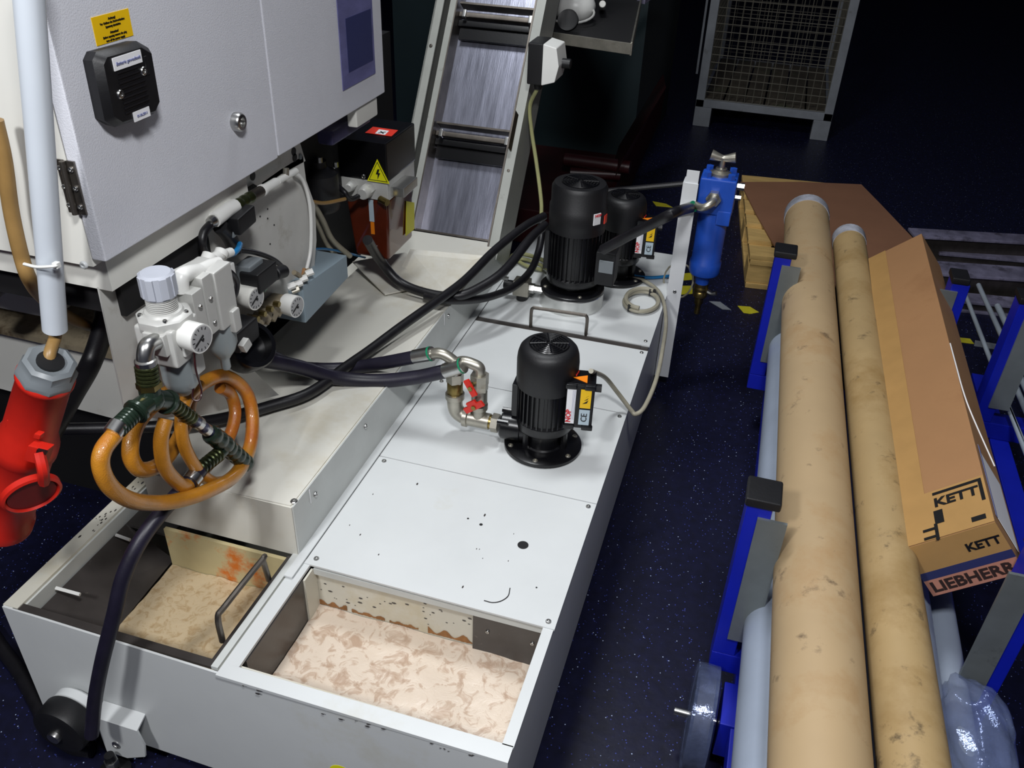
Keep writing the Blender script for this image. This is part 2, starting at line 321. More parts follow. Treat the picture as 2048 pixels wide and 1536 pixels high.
# liquids
def liquid(name, lo, hi, z, m, lab):
    t = MB(); nx, ny = 26, 18; g = []
    for j in range(ny+1):
        g.append([t.bm.verts.new((lo[0]+(hi[0]-lo[0])*i/nx, lo[1]+(hi[1]-lo[1])*j/ny, z+random.uniform(-.0012, .0012)+.002*math.sin(i*.7+j*.4))) for i in range(nx+1)])
    for j in range(ny):
        for i in range(nx): t.bm.faces.new((g[j][i], g[j][i+1], g[j+1][i+1], g[j+1][i]))
    o = t.build(name, m); tag(o, lab, 'liquid', kind='stuff'); return o
liquid('coolant_foam', (xD+.033, .80), (xR-.005, yC-.003), .226, 'foam', 'pink beige foam scum covering coolant in the right hand open basin')
liquid('sludge', (-1.0, .795), (xD-.004, 1.041), .236, 'sludge', 'tan settled sludge in the left hand open basin')
MB().prism([(xD+.026, yF+.017, .05), (xR-.004, yF+.015, .05), (xR-.004, yF+.019, T-.005), (xD+.026, yF+.021, T-.005)], (0, .003, 0)).build('basin_wall', 'tankdirty', tk)
# rust trace on basin wall waterline
rcm = mat('rust_brown', S(146, 100, 56), .6, var=.5, scale=40)
for k, (a, b, hh) in enumerate(((-.672, -.61, .010), (-.60, -.53, .006), (-.44, -.35, .014), (-.52, -.46, .004))):
    P = []; n = 26
    for i in range(n): P.append((a+(b-a)*i/(n-1), yC-.0035, .232+hh*(.5+.5*math.sin(i*.6+k))+random.uniform(0, .002)))
    for i in range(n): P.append((b-(b-a)*i/(n-1), yC-.0035, .229+random.uniform(0, .002)))
    MB().prism(P, (0, .001, 0)).build('rust_crust', rcm, tk)
rc = random.Random(21)
def chips(nm, fn, n, nrm):
    t = MB()
    for k in range(n):
        p = fn(rc.random(), rc.random()); a, b = frame(nrm); q = .0012+.003*rc.random()**2; ph = rc.random()*6
        t.prism([p+(a*math.cos(ph+g)*q*(1+.6*rc.random())+b*math.sin(ph+g)*q*.6) for g in (0, 1.2, 2.4, 3.7, 5)], V(nrm)*.0004)
    return t.build(nm, 'screen', tk, kind='stuff')
chips('paint_chips', lambda u, v: V((xD+.04+u*.31, yC-.0022, .25+v*.065)), 34, -Y)
chips('paint_chips', lambda u, v: V((xD+.0+u*.50, yF-.0105-.002*u, .325+v*.012)), 16, -Y)
chips('paint_chips', lambda u, v: V((xD+.05+u*.42, yC+.02+v*.30, T+.0042)), 12, Z)
chips('paint_chips', lambda u, v: V((xL+.004+u*.022, .95+v*.22, T+.0022)), 22, Z)
# rod handle in left basin
hb = [HZ(445, 1282, .335), HZ(436, 1235, .40), HZ(450, 1212, .405), HZ(524, 1120, .405), HZ(533, 1124, .40), HZ(538, 1160, .335)]
hb = [V((max(min(p.x, -.727), -.80), p.y, p.z)) for p in hb]
t = MB(); t.tube(hb, .0055, 8, True, 5); o = t.build('rod_handle', 'darksteel', tk, 'bent dark steel rod handle')
# covers
cz = T
def cover(name, P, lab=None, m='tank', th=.004):
    return MB().prism([V((x, y, cz)) for x, y in P], (0, 0, th)).build(name, m, tk, lab)
cov = [(yC-.012, 1.388), (1.3905, 1.735), (1.7375, 2.050)]
c1 = cover('cover_panel', [(xD+.018, cov[0][0]), (xR+.003, cov[0][0]-.005), (xR+.003, cov[0][1]), (xD+.018, cov[0][1])], 'foremost white cover panel with a round hole')
c2 = cover('cover_panel', [(xD+.018, cov[1][0]), (xR+.003, cov[1][0]), (xR+.003, cov[1][1]), (xD+.018, cov[1][1])])
c3 = cover('cover_panel', [(xD+.018, cov[2][0]), (xR+.003, cov[2][0]), (xR+.003, cov[2][1]), (xD+.018, cov[2][1])])
c4 = cover('cover_panel', [(xD+.018, 2.078), (xR+.003, 2.078), (xR+.003, yB), (xD+.018, yB)], 'rearmost white cover panel carrying two pumps')
MB().box((xD+.01, 2.048, cz-.002), (xR-.02, 2.08, cz+.001)).build('slot', 'screen', tk, 'dark slot across the tank top')
MB().box((xD+.005, yC+.002, cz-.006), (xR, yB, cz-.0005)).build('inner_frame', 'screen', tk)
for (x, y, par) in ((xD+.035, yC+.005, c1), (xR-.012, yC-.003, c1), (xD+.035, 1.375, c1), (xR-.012, 1.375, c1), (xD+.04, 1.72, c2), (xR-.012, 1.72, c2), (xR-.012, 2.035, c3), (-.30, 1.86, c3), (xR-.012, 2.10, c4)):
    screw((x, y, cz+.004), Z, par, .0055)
hp = HZ(1046, 1090, cz+.0045); t = MB(); t.lathe(hp, Z, [(.011, 0), (.011, .0003)], 20); t.build('hole', 'ink', c1)
for px_, py_, r in ((962, 1049, .0035), (936, 1037, .0022), (1073, 1175, .0018)):
    t = MB(); t.lathe(HZ(px_, py_, cz+.0045), Z, [(r, 0), (r, .0003)], 10); t.build('hole', 'ink', c1)
t = MB(); t.tube([HZ(x, y, cz+.005) for x, y in ((968, 1201), (985, 1205), (1002, 1202), (1016, 1192), (1020, 1176))], .0009, 5); wo = t.build('wire_scrap', 'ink'); tag(wo, 'thin black curved wire scrap lying on the front cover panel', 'wire')
# handle behind slot
t = MB(); a, b = V((-.530, 2.072, cz+.002)), V((-.372, 2.080, cz+.002))
up = V((0, 0, .062)); t.tube([a, a+up*.8, a+up*.97+(b-a)*.03, a+up+(b-a)*.09, b+up-(b-a)*.09, b+up*.97-(b-a)*.03, b+up*.8, b], .0048, 8, True, 4); t.build('lift_handle', 'darksteel', tk)
# castor + bracket at front left
ct = MB(); c = OY(128, 1408, .735); c.z = .055+.02
ct.lathe((c.x, .734, .122), Y, [(.040, -.036), (.052, -.030), (.054, -.024), (.054, .006), (.052, .010), (.040, .012)], 36); cs = ct.build('castor_wheel', 'blackm', tk)
MB().lathe((c.x, .734, .122), Y, [(.012, -.044), (.013, -.041), (.013, -.034)], 14).build('axle_bolt', 'steel', cs)
MB().lathe((c.x, .734, .122), Y, [(.046, .012), (.050, .014), (.050, .03), (.046, .034)], 28).build('wheel_guard', 'tank', cs)
bx = -.932
MB().prism([(bx-.045, .772, .150), (bx+.045, .772, .150), (bx+.045, .745, .138), (bx-.045, .745, .138)], (0, 0, -.004)).build('bracket', 'tank', tk)
MB().prism([(bx-.045, .747, .138), (bx+.045, .747, .138), (bx+.052, .747, .098), (bx+.045, .747, .060), (bx+.0, .747, .035), (bx-.045, .747, .035)], (0, -.004, 0)).build('bracket', 'tank', tk)
screw((bx-.015, .743, .07), -Y, tk, .009)
MB().lathe((bx-.02, .725, .001), Z, [(.030, 0), (.030, .012), (.012, .018), (.009, .06)], 16).build('levelling_foot', 'blackm', tk)
MB().cyl((bx-.02, .725, .02), (bx-.02, .725, .045), .013, seg=6).build('foot_nut', 'steel', tk)
# second castor hidden on right keeps tank up
for (x, y) in ((-.28, .95), (-.28, 2.5), (-1.05, 1.6), (-1.05, 2.5)):
    t = MB(); t.lathe((x-.018, y, .032), X, [(.026, 0), (.030, .004), (.030, .032), (.026, .036)], 18); t.build('castor_wheel', 'blackm', tk)
# yellow round sticker on front
pc = OY(682, 1553, yF-.0125); t = MB(); t.lathe((pc.x, yF-.0075, pc.z), -Y, [(.024, 0), (.024, .001)], 28); t.build('sticker', 'signyellow', tk, 'round bright yellow sticker low on the front')
# ================================================================== raised conveyor housing + inclined conveyor
cv = thing('chip_conveyor', 'white chip conveyor with raised flat housing and steep open steel chute', 'conveyor', (-.86, 1.6, .34))
zt = .462; hx0, hx1 = -1.03, -.709; hyF = 1.056
t = MB(); t.prism([(hx0, hyF, T+.001), (hx0, hyF, zt), (hx0, 2.32, zt), (hx0, 2.32, T+.001)], (hx1-hx0, 0, 0)); hs = t.build('housing', 'conbox', cv)
t = MB(); t.prism([(hx0+.10, hyF-.002, zt), (hx1-.003, hyF+.004, zt), (hx1-.003, 1.86, zt), (hx0, 1.86, zt), (hx0, hyF+.17, zt), (hx0+.10, hyF+.17, zt)], (0, 0, .0025)); tp = t.build('top_panel', 'conbox', hs)
for px_, py_ in ((588, 1003), (577, 811)): screw(HZ(px_, py_, zt+.0025), Z, hs, .007)
t = MB(); t.box((hx0-.09, 1.45, .34), (hx0, 2.32, .40)); t.build('housing_flank', 'conbox', hs)
# side rail
MB().box((xD-.003, hyF, T+.001), (xD+.0, 2.36, zt+.003)).build('side_rail', 'rail', cv)
MB().box((xD+.0, hyF-.06, T+.0045), (xD+.017, 2.40, T+.008)).build('side_rail_lip', 'tank', cv)
for px_, py_ in ((731, 853), (631, 989), (897, 632)): screw(OX(px_, py_, xD+.001), X, cv, .006)
for px_, py_ in ((619, 990), (888, 636)): p = OX(px_, py_, xD+.0015); MB().box((p.x, p.y, p.z-.022), (p.x+.0008, p.y+.002, p.z+.012)).build('mark', 'paper', cv)
# foot cover plates at the chute foot
p1, p2, p3, p4 = HZ(705, 523, .50), HZ(810, 505, .50), HZ(905, 560, .47), HZ(770, 588, .47)
MB().prism([p1, p2, p3, p4], (0, 0, -.004)).build('foot_plate', 'conbox', cv)
MB().prism([HZ(820, 498, .52), HZ(975, 512, .52), HZ(905, 598, zt+.004), HZ(792, 560, zt+.004)], (0, 0, -.004)).build('foot_plate', 'conbox', cv)
# incline
y0, z0 = 2.30, .475; sl_ = .625/.43; dI = V((0, 1, sl_)).normalized(); nI = V((0, -sl_, 1)).normalized(); P0 = V((-.705, y0, z0)); Lc = 1.35
Lx = ON(822, 250, P0, nI).x; 
def inc(x, s, h=0): return V((x, y0, z0)) + dI*s + nI*h
ia = (X, dI, nI)
xr, xl = -.700, Lx
mid = inc(0, Lc/2); 
def ib(x0, x1, s0, s1, h0, h1, bev=0):
    t = MB(); t.obox(inc((x0+x1)/2, (s0+s1)/2, (h0+h1)/2), ia, ((x1-x0)/2, (s1-s0)/2, (h1-h0)/2), bev); return t
ib(xr-.028, xr, -.02, Lc, -.008, 0).build('right_flange', 'crail', cv)
ib(xr-.004, xr, -.05, Lc, -.15, -.008).build('right_side', 'crail', cv)
ib(xl, xl+.028, -.02, Lc, -.006, 0).build('left_flange', 'crail', cv)
ib(xl+.040, xl+.060, -.02, Lc, -.03, -.022).build('left_flange', 'crail', cv)
ib(xl, xl+.005, -.05, Lc, -.15, 0).build('left_side', 'crail', cv)
ib(xl+.06, xl+.064, -.05, Lc, -.09, -.02).build('inner_wall', 'darksteel', cv)
ib(xr-.034, xr-.029, -.05, Lc, -.09, -.0).build('inner_wall', 'darksteel', cv)
ib(xl+.064, xr-.034, -.08, Lc, -.095, -.088).build('chute_pan', 'scratched', cv)
ib(xl, xr, -.05, Lc, -.154, -.15).build('back_sheet', 'darkvoid', cv)
for s in (-.02, .32, .70, 1.06, .295, .675):
    pin = s in (.295, .675)
    t = MB(); t.obox(inc((xl+xr)/2+.012, s, -.070 if pin else -.062), ia, ((xr-xl)/2-.052, .010 if pin else .008, .012), .003)
    if not pin:
        t.obox(inc((xl+xr)/2+.012, s+.028, -.055), ia, ((xr-xl)/2-.056, .003, .022))
    else: t.obox(inc((xl+xr)/2+.012, s-.03, -.072), ia, ((xr-xl)/2-.06, .018, .006))
    sb = t.build('scraper_bar', 'black' if pin else 'darksteel', cv)
    if not pin:
        for xx in (xl+.085, xr-.05):
            MB().obox(inc(xx, s-.002, -.045), ia, (.006, .012, .008), .002).build('link_lug', 'steel', sb)
for s in (.22, .58): 
    screw(inc(xr-.014, s, 0), nI, cv, .0045, 'darksteel'); screw(inc(xl+.014, s+.35, 0), nI, cv, .0055, 'darksteel')
p = OX(1026, 262, xr+.001); a = V((xr+.001, p.y, p.z)); MB().obox(a, ia, (.0015, .055, .020)).build('name_plate', 'darksteel', cv, 'dark grey plate on the side of the chute')
# ================================================================== switch box on conveyor side + cable
sp = OX(1085, 122, -.66); sw = thing('switch_box', 'white and black switch box fixed to right side of the steel chute', 'switch', sp)
SX = .038
t = MB(); t.obox(sp+V((-.01, -.0, 0)), (X, Y, Z), (.022, .05, .058), .004); t.build('back_shell', 'blackm', sw)
t = MB(); cF = sp+V((.034, 0, 0)); t.prism([cF+V((-.022, -.05, .058)), cF+V((.018, -.05, .050)), cF+V((.028, -.05, .0)), cF+V((.018, -.05, -.045)), cF+V((-.022, -.05, -.058))], (0, .10, 0), .003); t.build('front_shell', 'whitep', sw)
MB().cyl(cF+V((.024, 0, 0)), cF+V((.052, 0, 0)), .014, seg=14, ch=.002).build('rotary_knob', 'blackm', sw)
g = sp+V((-.008, -.01, -.058)); MB().cyl(g, g+V((0, 0, -.02)), .017, .012).build('cable_gland', 'blackm', sw)
cbl = [g+V((0, 0, -.018))]+[OY(x, y, yy) for x, y, yy in ((1060, 212, 2.56), (1063, 260, 2.55), (1072, 320, 2.53), (1080, 380, 2.50), (1083, 420, 2.48), (1078, 455, 2.46), (1060, 485, 2.44))]
cbl.append(HZ(1030, 512, .36)); cbl.append(HZ(1050, 530, .355)); cbl.append(HZ(1085, 540, .355))
t = MB(); t.tube(cbl, .006, 8); cw = t.build('switch_cable', 'greencable'); tag(cw, 'yellowish cable hanging from the switch box down to the pump deck', 'cable')
t = MB(); t.tube([HZ(1000, 530, .37), HZ(1035, 508, .372), HZ(1085, 520, .37), HZ(1125, 545, .365)], .007, 8); t.tube([HZ(1005, 540, .36), HZ(1040, 518, .362), HZ(1085, 532, .362), HZ(1120, 560, .358)], .006, 8); cw = t.build('deck_cable', 'greencable'); tag(cw, 'pair of clear cables crossing the deck behind the tall black pump', 'cable')
# ================================================================== pumps
def fins(t, r, z0, z1, n, d=.006, w=.0016):
    for k in range(n):
        a = 2*PI*k/n; dr = V((math.cos(a), math.sin(a), 0)); tn = V((-dr.y, dr.x, 0)); t.obox(dr*(r+d/2-.001)+V((0, 0, (z0+z1)/2)), (dr, tn, Z), (d/2+.001, w, (z1-z0)/2))
def pump(name, label, loc, R, H, flange, ring=0, box_at=0, port=True, detail=True, rz=0):
    """R body radius, H total height above its base."""
    root = thing(name, label, 'pump', (0, 0, 0), None)
    z = 0
    if ring:
        MB().lathe((0, 0, 0), Z, [(flange, 0), (flange, ring-.002), (flange-.002, ring)], 48).build('spacer_ring', 'alu', root, 'bright turned aluminium ring'); z = ring
    fl = MB().lathe((0, 0, z), Z, [(flange-.002, 0), (flange, .002), (flange, .009), (flange-.003, .011), (R*.75, .012)], 48).build('base_flange', 'black', root)
    for k in range(6 if not ring else 4):
        a = .5+2*PI*k/(6 if not ring else 4); screw((math.cos(a)*(flange-.012), math.sin(a)*(flange-.012), z+.011), Z, fl, .006, 'galv', 'bolt')
    z += .011; hn = .050 if port else .02
    MB().lathe((0, 0, z), Z, [(R*.70, 0), (R*.62, .004), (R*.62, hn-.006), (R*.9, hn)], 32).build('neck', 'black', root)
    if port:
        for k in range(3):
            a = -.2+2*PI*k/3; dr = V((math.cos(a), math.sin(a), 0)); MB().cyl(dr*R*.74+Z*z, dr*R*.74+Z*(z+hn), .008, seg=8).build('stud', 'black', root)
    z += hn; hm = (H-z)*.56
    t = MB(); t.lathe((0, 0, z), Z, [(R*.93, 0), (R*.96, .004), (R*.96, .022), (R*.86, .026), (R*.86, hm)], 40); fins(t, R*.86, z+.024, z+hm, 34, R*.10); mb = t.build('motor_body', 'black', root)
    t = MB(); t.obox(V((-R*.93, -.0, z+hm*.55)), (X, Y, Z), (.010, R*.35, hm*.36), .002); t.build('side_pad', 'black', mb)
    zc = z+hm-.008; hc = H-zc
    if R < .08:
        prof = [(R*.97, 0), (R, .004), (R*1.01, hc*.60), (R*.985, hc*.76), (R*.93, hc*.88), (R*.84, hc*.95), (R*.70, hc*.985), (R*.1, hc)]
    else:
        prof = [(R*.94, 0), (R*.985, .002), (R*.985, hc*.16), (R*1.0, hc*.18), (R*1.0, hc*.52), (R*.96, hc*.55), (R*.96, hc*.9), (R*.88, hc*.98), (R*.1, hc)]
    cw = MB().lathe((0, 0, zc), Z, prof, 44).build('fan_cowl', 'blackm', root)
    t = MB()
    for rr in (.12, .22, .32, .42, .52, .62):
        n = 28; pts = [V((math.cos(2*PI*k/n)*R*rr, math.sin(2*PI*k/n)*R*rr, H+.0012-(rr-.1)*.0025)) for k in range(n+1)]; t.tube(pts, .0020, 5, False)
    for k in range(8):
        a = 2*PI*k/8+.3; dr = V((math.cos(a), math.sin(a), 0)); t.tube([dr*R*.1+Z*(H+.0018), dr*R*.62+Z*(H+.0004)], .0022, 5, False)
    t.build('fan_grille', 'black', cw)
    # red badge on cowl
    a = box_at-.15; dr = V((math.cos(a), math.sin(a), 0)); tn = V((-dr.y, dr.x, 0)); MB().obox(dr*R*1.0+Z*(zc+hc*.33), (dr, tn, Z), (.002, .009, .012)).build('red_badge', 'redlab', cw)
    # terminal box
    return root, z, hm, zc, hc
def termbox(root, c, d, hw, hh, dep, labels=True, cableend=None):
    """c centre, d outward direction"""
    d = V(d).normalized(); s = V((-d.y, d.x, 0)); c = V(c)
    tb = MB().obox(c, (d, s, Z), (dep, hw, hh), .003).build('terminal_box', 'blackm', root)
    t = MB()
    for zz in (hh-.004, -hh+.004):
        for q in (-1, 1): MB().obox(c+s*(-hw-.001)+d*q*(dep-.010)+Z*zz, (d, s, Z), (.012, .004, .006), .002).build('lid_lug', 'black', tb)
    t.obox(c+d*(dep*.0)+Z*(hh), (d, s, Z), (dep+.001, hw+.001, .003), .001); t.build('box_lid', 'black', tb)
    MB().cyl(c+Z*(hh*.62)+d*(dep-.002), c+Z*(hh*.62)+d*(dep+.014), .009, seg=6).build('cable_gland', 'blackm', tb)
    if labels:
        f = c-s*(hw+.001); xd = d
        def lab(x0, x1, zz0, zz1, m):
            return MB().prism([f+d*x0+Z*zz0, f+d*x1+Z*zz0, f+d*x1+Z*zz1, f+d*x0+Z*zz1], -s*.0008)
        lw = dep*.52
        a = lab(-dep*.93, -dep*.30, -hh*.78, hh*.88, 0).build('rating_label', 'paper', tb)
        text('lettering', 'NOP', f+d*(-dep*.72)+Z*(-hh*.72)-s*.001, Z, -d, dep*.52, 'redink', tb, bold=.02)
        for k in range(3): MB().prism([f+d*(-dep*(.52-.08*k))+Z*(-hh*.6)-s*.0009, f+d*(-dep*(.50-.08*k))+Z*(-hh*.6)-s*.0009, f+d*(-dep*(.50-.08*k))+Z*(hh*.75)-s*.0009, f+d*(-dep*(.52-.08*k))+Z*(hh*.75)-s*.0009], -s*.0003).build('print_line', 'paleink', tb)
        lab(dep*.02, dep*.78, -hh*.02, hh*.82, 0).build('warning_label', 'yellow', tb)
        q = f+d*dep*.4-s*.001
        for k in range(3): MB().prism([q+d*(-.006+.003*k)+Z*(hh*(.18+.15*k)), q+d*(.003)+Z*(hh*(.22+.15*k)), q+d*(.006)+Z*(hh*(.36+.1*k))], -s*.0004).build('symbol', 'ink', tb)
        lab(dep*.02, dep*.78, -hh*.80, -hh*.10, 0).build('mark_label', 'greylab', tb)
        text('lettering', 'CE', f+d*(dep*.40)+Z*(-hh*.45)-s*.001, Z, -d, dep*.62, 'ink', tb, 'CENTER')
        tz = hh+.0035; p = c+Z*tz
        MB().prism([p+d*(-.018)-s*hw*.2, p+d*(.012)-s*hw*.85, p+d*(.012)+s*hw*.25], Z*.0006).build('warning_triangle', 'orange', tb)
    return tb
# front pump (P1) in its own local frame then moved
L1 = V((-.353, 1.549, cz+.0045))
p1_, z_, hm_, zc_, hc_ = pump('coolant_pump', 'small round topped black pump standing alone on the white front deck', L1, .067, .270, .0885)
tb1 = termbox(p1_, (.078, -.020, .153), (1, .12, 0), .027, .056, .030)
# suction port to the left
t = MB(); t.lathe((-.036, -.012, .048), -X, [(.030, 0), (.030, .012), (.032, .014), (.032, .056), (.028, .060)], 28); pt = t.build('port', 'black', p1_)
for q in (1, -1): MB().cyl((-.10, -.012+.024*q, .072), (-.075, -.012+.024*q, .072), .006, seg=8).build('lug', 'black', pt)
p3_ = copy_tree(p1_)
p3_['label'] = 'small black pump with same labels, partly hidden behind the tall pump'
p1_.location = L1; p1_.rotation_euler = (0, 0, .06)
p3_.location = (-.362, 2.475, cz+.0045); p3_.rotation_euler = (0, 0, .02)
for o_ in (p1_, p3_): o_['group'] = 'small black pumps with lettered terminal boxes'
L2 = V((-.457, 2.255, cz+.0045))
p2_, z2, hm2, zc2, hc2 = pump('coolant_pump', 'tallest black ribbed pump on a shiny aluminium ring', L2, .081, .372, .094, ring=.045, port=False)
t = MB(); t.obox((.102, -.04, .155), (X, Y, Z), (.028, .032, .050), .004); tb2 = t.build('terminal_box', 'blackm', p2_)
MB().obox((.106, -.075, .165), (X, Y, Z), (.020, .003, .018), .001).build('grey_cap', 'greyp', tb2)
MB().prism([(.092, -.035, .206), (.122, -.035, .206), (.112, -.058, .206)], (0, 0, .001)).build('warning_triangle', 'orange', tb2)
MB().obox((.064, -.050, .290), (V((.8, -.6, 0)), V((.6, .8, 0)), Z), (.0015, .012, .016)).build('maker_label', 'paper', p2_)
text('lettering', 'NOP', (.0585, -.0580, .300), (.6, .8, 0), Z, .011, 'redink', p2_, bold=.02, lift=.002)
p2_.location = L2
# pipework pump 1: elbow and tee, valves, hoses
pw = thing('valve_manifold', 'galvanised pipe elbows with two red levered ball valves beside the front pump', 'pipe fitting', HZ(940, 850, cz+.01))
pr = L1+V((-.105, -.018, .048))
a = pr+V((.004, 0, 0)); ax = -X
def P_(x, y, yy): return OY(x, y, yy)
yv = pr.y
b1 = P_(958, 838, yv); b1 = V((b1.x, yv, pr.z)); b2 = P_(935, 830, yv); el = P_(905, 800, yv)
MB().cyl(a, a+V((-.016, 0, 0)), .022, seg=6).build('hex_nut', 'galv', pw)
MB().cyl(a+V((-.016, 0, 0)), a+V((-.026, 0, 0)), .017).build('nipple', 'brass', pw)
xe = OY(910, 800, yv).x; xt = OY(958, 830, yv).x
t = MB(); t.tube([a+V((-.022, 0, 0)), V((xt+.02, yv, pr.z)), V((xt-.035, yv, pr.z))], .019, 14, True, 4); t.tube([V((xt, yv, pr.z)), V((xt, yv, pr.z+.045))], .016, 14, False)
t.lathe(V((xt, yv, pr.z+.030)), Z, [(.016, 0), (.020, .002), (.020, .013), (.016, .015)], 18); t.lathe(V((xt-.024, yv, pr.z)), -X, [(.019, 0), (.023, .002), (.023, .012), (.019, .014)], 18); t.build('tee', 'galv', pw)
t = MB(); t.tube([V((xt-.036, yv, pr.z)), V((xe+.022, yv, pr.z)), V((xe+.006, yv, pr.z+.010)), V((xe, yv, pr.z+.028)), V((xe, yv, pr.z+.05))], .018, 14, True, 6); t.lathe(V((xe, yv, pr.z+.045)), Z, [(.018, 0), (.022, .002), (.022, .014), (.018, .016)], 18); t.build('elbow', 'galv', pw)
def valve(x, zb, zt_, flip):
    MB().lathe((x, yv, zb), Z, [(.017, 0), (.019, .003), (.019, (zt_-zb)*.5), (.016, (zt_-zb)*.55)], 8).build('valve_body', 'brass' if flip else 'galv', pw)
    MB().cyl((x, yv, zb+(zt_-zb)*.5), (x, yv, zb+(zt_-zb)*.85), .020, seg=6).build('hex_nut', 'galv', pw)
    MB().cyl((x, yv, zb+(zt_-zb)*.85), (x, yv, zt_), .017).build('collar', 'steel', pw)
zl = OY(905, 727, yv).z; zr = OY(958, 742, yv).z
valve(xe, pr.z+.058, zl-.012, True); valve(xt, pr.z+.045, zr-.012, False)
for (pts, lab) in ((((932, 760), (950, 792)), 'red valve lever'), (((930, 822), (966, 806)), 'red valve lever')):
    A = OY(*pts[0], yv-.028); B = OY(*pts[1], yv-.032); d = (B-A).normalized(); sd = Y; up = d.cross(sd)
    lv = MB().obox((A+B)/2, (d, sd, up), ((B-A).length/2, .003, .0075), .0015).build('lever', 'red', pw)
    if pts[0][0] == 930: MB().obox((A+B)/2+d*.001+up*.010, (d, sd, up), (.013, .0035, .006), .0015).build('lever_grip', 'red', lv)
    MB().cyl((A+B)/2+Y*.028, (A+B)/2-Y*.006, .0055, seg=8).build('valve_stem', 'brass', lv)
# pair of suction hoses
def hose(name, pts, r, m, lab, cat='hose', seg=12, parent=None, n=8):
    t = MB(); t.tube(pts, r, seg, True, n); o = t.build(name, m, parent)
    if parent is None: tag(o, lab, cat)
    return o
hh = thing('suction_hose', 'upper thick black hose of the pair ending in steel elbow at left valve', 'hose', OY(820, 720, yv))
top1 = V((xe, yv, zl-.012))
e1 = [top1, V((xe, yv, zl+.004)), OY(885, 708, yv), OY(862, 708, yv), OY(840, 712, yv)]
MB().tube(e1, .0125, 12).build('steel_elbow', 'galv', hh)
MB().tube([OY(865, 707, yv), OY(828, 714, yv)], .0165, 14, False).build('ferrule', 'steel', hh)
MB().tube([OY(863, 707, yv), OY(860, 708, yv)], .0172, 14, False).build('green_ring', 'greensleeve', hh)
MB().tube([OY(830, 714, yv), OY(760, 727, yv), OY(680, 738, yv-.02), OY(600, 735, yv-.08), OY(545, 715, yv-.16), OY(500, 695, yv-.2)], .0155, 14).build('rubber_hose', 'purple', hh)
h2 = thing('suction_hose', 'lower thick black hose of the pair ending in steel elbow at right valve', 'hose', OY(820, 760, yv))
top2 = V((xt, yv, zr-.012))
e2 = [top2, V((xt, yv, zr+.006)), OY(950, 730, yv), OY(925, 723, yv), OY(900, 732, yv)]
MB().tube(e2, .0125, 12).build('steel_elbow', 'galv', h2)
MB().tube([OY(928, 730, yv-.01), OY(890, 742, yv-.01)], .0175, 14, False).build('ferrule', 'steel', h2)
MB().tube([OY(926, 731, yv-.01), OY(923, 732, yv-.01)], .0182, 14, False).build('green_ring', 'greensleeve', h2)
MB().tube([OY(892, 742, yv-.01), OY(830, 755, yv-.02), OY(750, 762, yv-.04), OY(670, 755, yv-.08), OY(600, 735, yv-.14), OY(540, 722, yv-.20), OY(490, 715, yv-.24)], .0165, 14).build('rubber_hose', 'purple', h2)
MB().cyl((xt, yv, zr-.035), (xt, yv, zr-.008), .021, seg=6).build('hex_nut', 'galv', h2)
# hoses from tall pump
def hz_(L): return [HZ(*q) for q in L]
hose('pressure_hose', hz_([(1088, 432, .56), (1050, 452, .56), (990, 500, .54), (930, 560, .52), (870, 605, .51), (800, 655, .50), (740, 700, .49), (690, 735, .488), (620, 785, .487), (540, 812, .487), (440, 838, .49), (330, 852, .50), (220, 856, .50), (110, 858, .50)]), .012, 'rubber', 'long black hose running from tall pump across the housing to lower left')
hose('pressure_hose', hz_([(1090, 450, .55), (1060, 478, .545), (1010, 540, .52), (960, 575, .50), (915, 592, .49), (860, 588, .487), (800, 565, .50), (760, 520, .56), (735, 480, .66)]), .013, 'rubber', 'black hose looping from tall pump back under the amber oil reservoir')
hose('pressure_hose', hz_([(1082, 430, .52), (1082, 480, .46), (1065, 535, .42), (1030, 572, .42), (985, 592, .44), (940, 600, .465), (890, 600, .487), (850, 592, .487)]), .011, 'rubber', 'thin black hose drooping left from behind the tall pump')
hose('return_hose', [HZ(1205, 500, .58), HZ(1260, 470, .64), HZ(1310, 445, .70), HZ(1352, 424, .74), OY(1385, 415, 2.43)], .014, 'rubber', 'black hose rising from tall pump to the blue filter')
hose('motor_cable', [OY(1182, 742, 1.53), HZ(1210, 755, .46), HZ(1235, 785, .40), HZ(1262, 820, .36), HZ(1272, 828, .352), HZ(1290, 812, .36), HZ(1312, 760, .37), HZ(1325, 700, .37), HZ(1332, 640, .365), HZ(1322, 590, .36), HZ(1290, 562, .355), HZ(1250, 552, .355), HZ(1236, 520, .40)], .0055, 'cablegrey', 'grey cable arcing from front pump box over the tank edge', 'cable')
ring = [HZ(1283+34*math.cos(a), 603-20*math.sin(a), .356) for a in [2*PI*k/14 for k in range(15)]]
cc = thing('coiled_cable', 'small coil of clear cable tied with black ties on rear deck', 'cable', HZ(1283, 603, .345))
MB().tube(ring, .0065, 8).build('cable_loop', 'cablegrey', cc)
MB().tube([p+V((0.003, 0, .011)) for p in ring[2:11]], .0065, 8).build('cable_loop', 'cablegrey', cc)
for k in (2, 9): MB().obox(ring[k]+Z*.004, (X, Y, Z), (.010, .004, .011), .002).build('cable_tie', 'blackm', cc)
hose('air_tube', hz_([(1240, 540, .37), (1265, 551, .355), (1300, 555, .352), (1340, 552, .352)]), .005, 'bluetube', 'short bright blue tube on deck left of the white filter post', 'tube', 8)
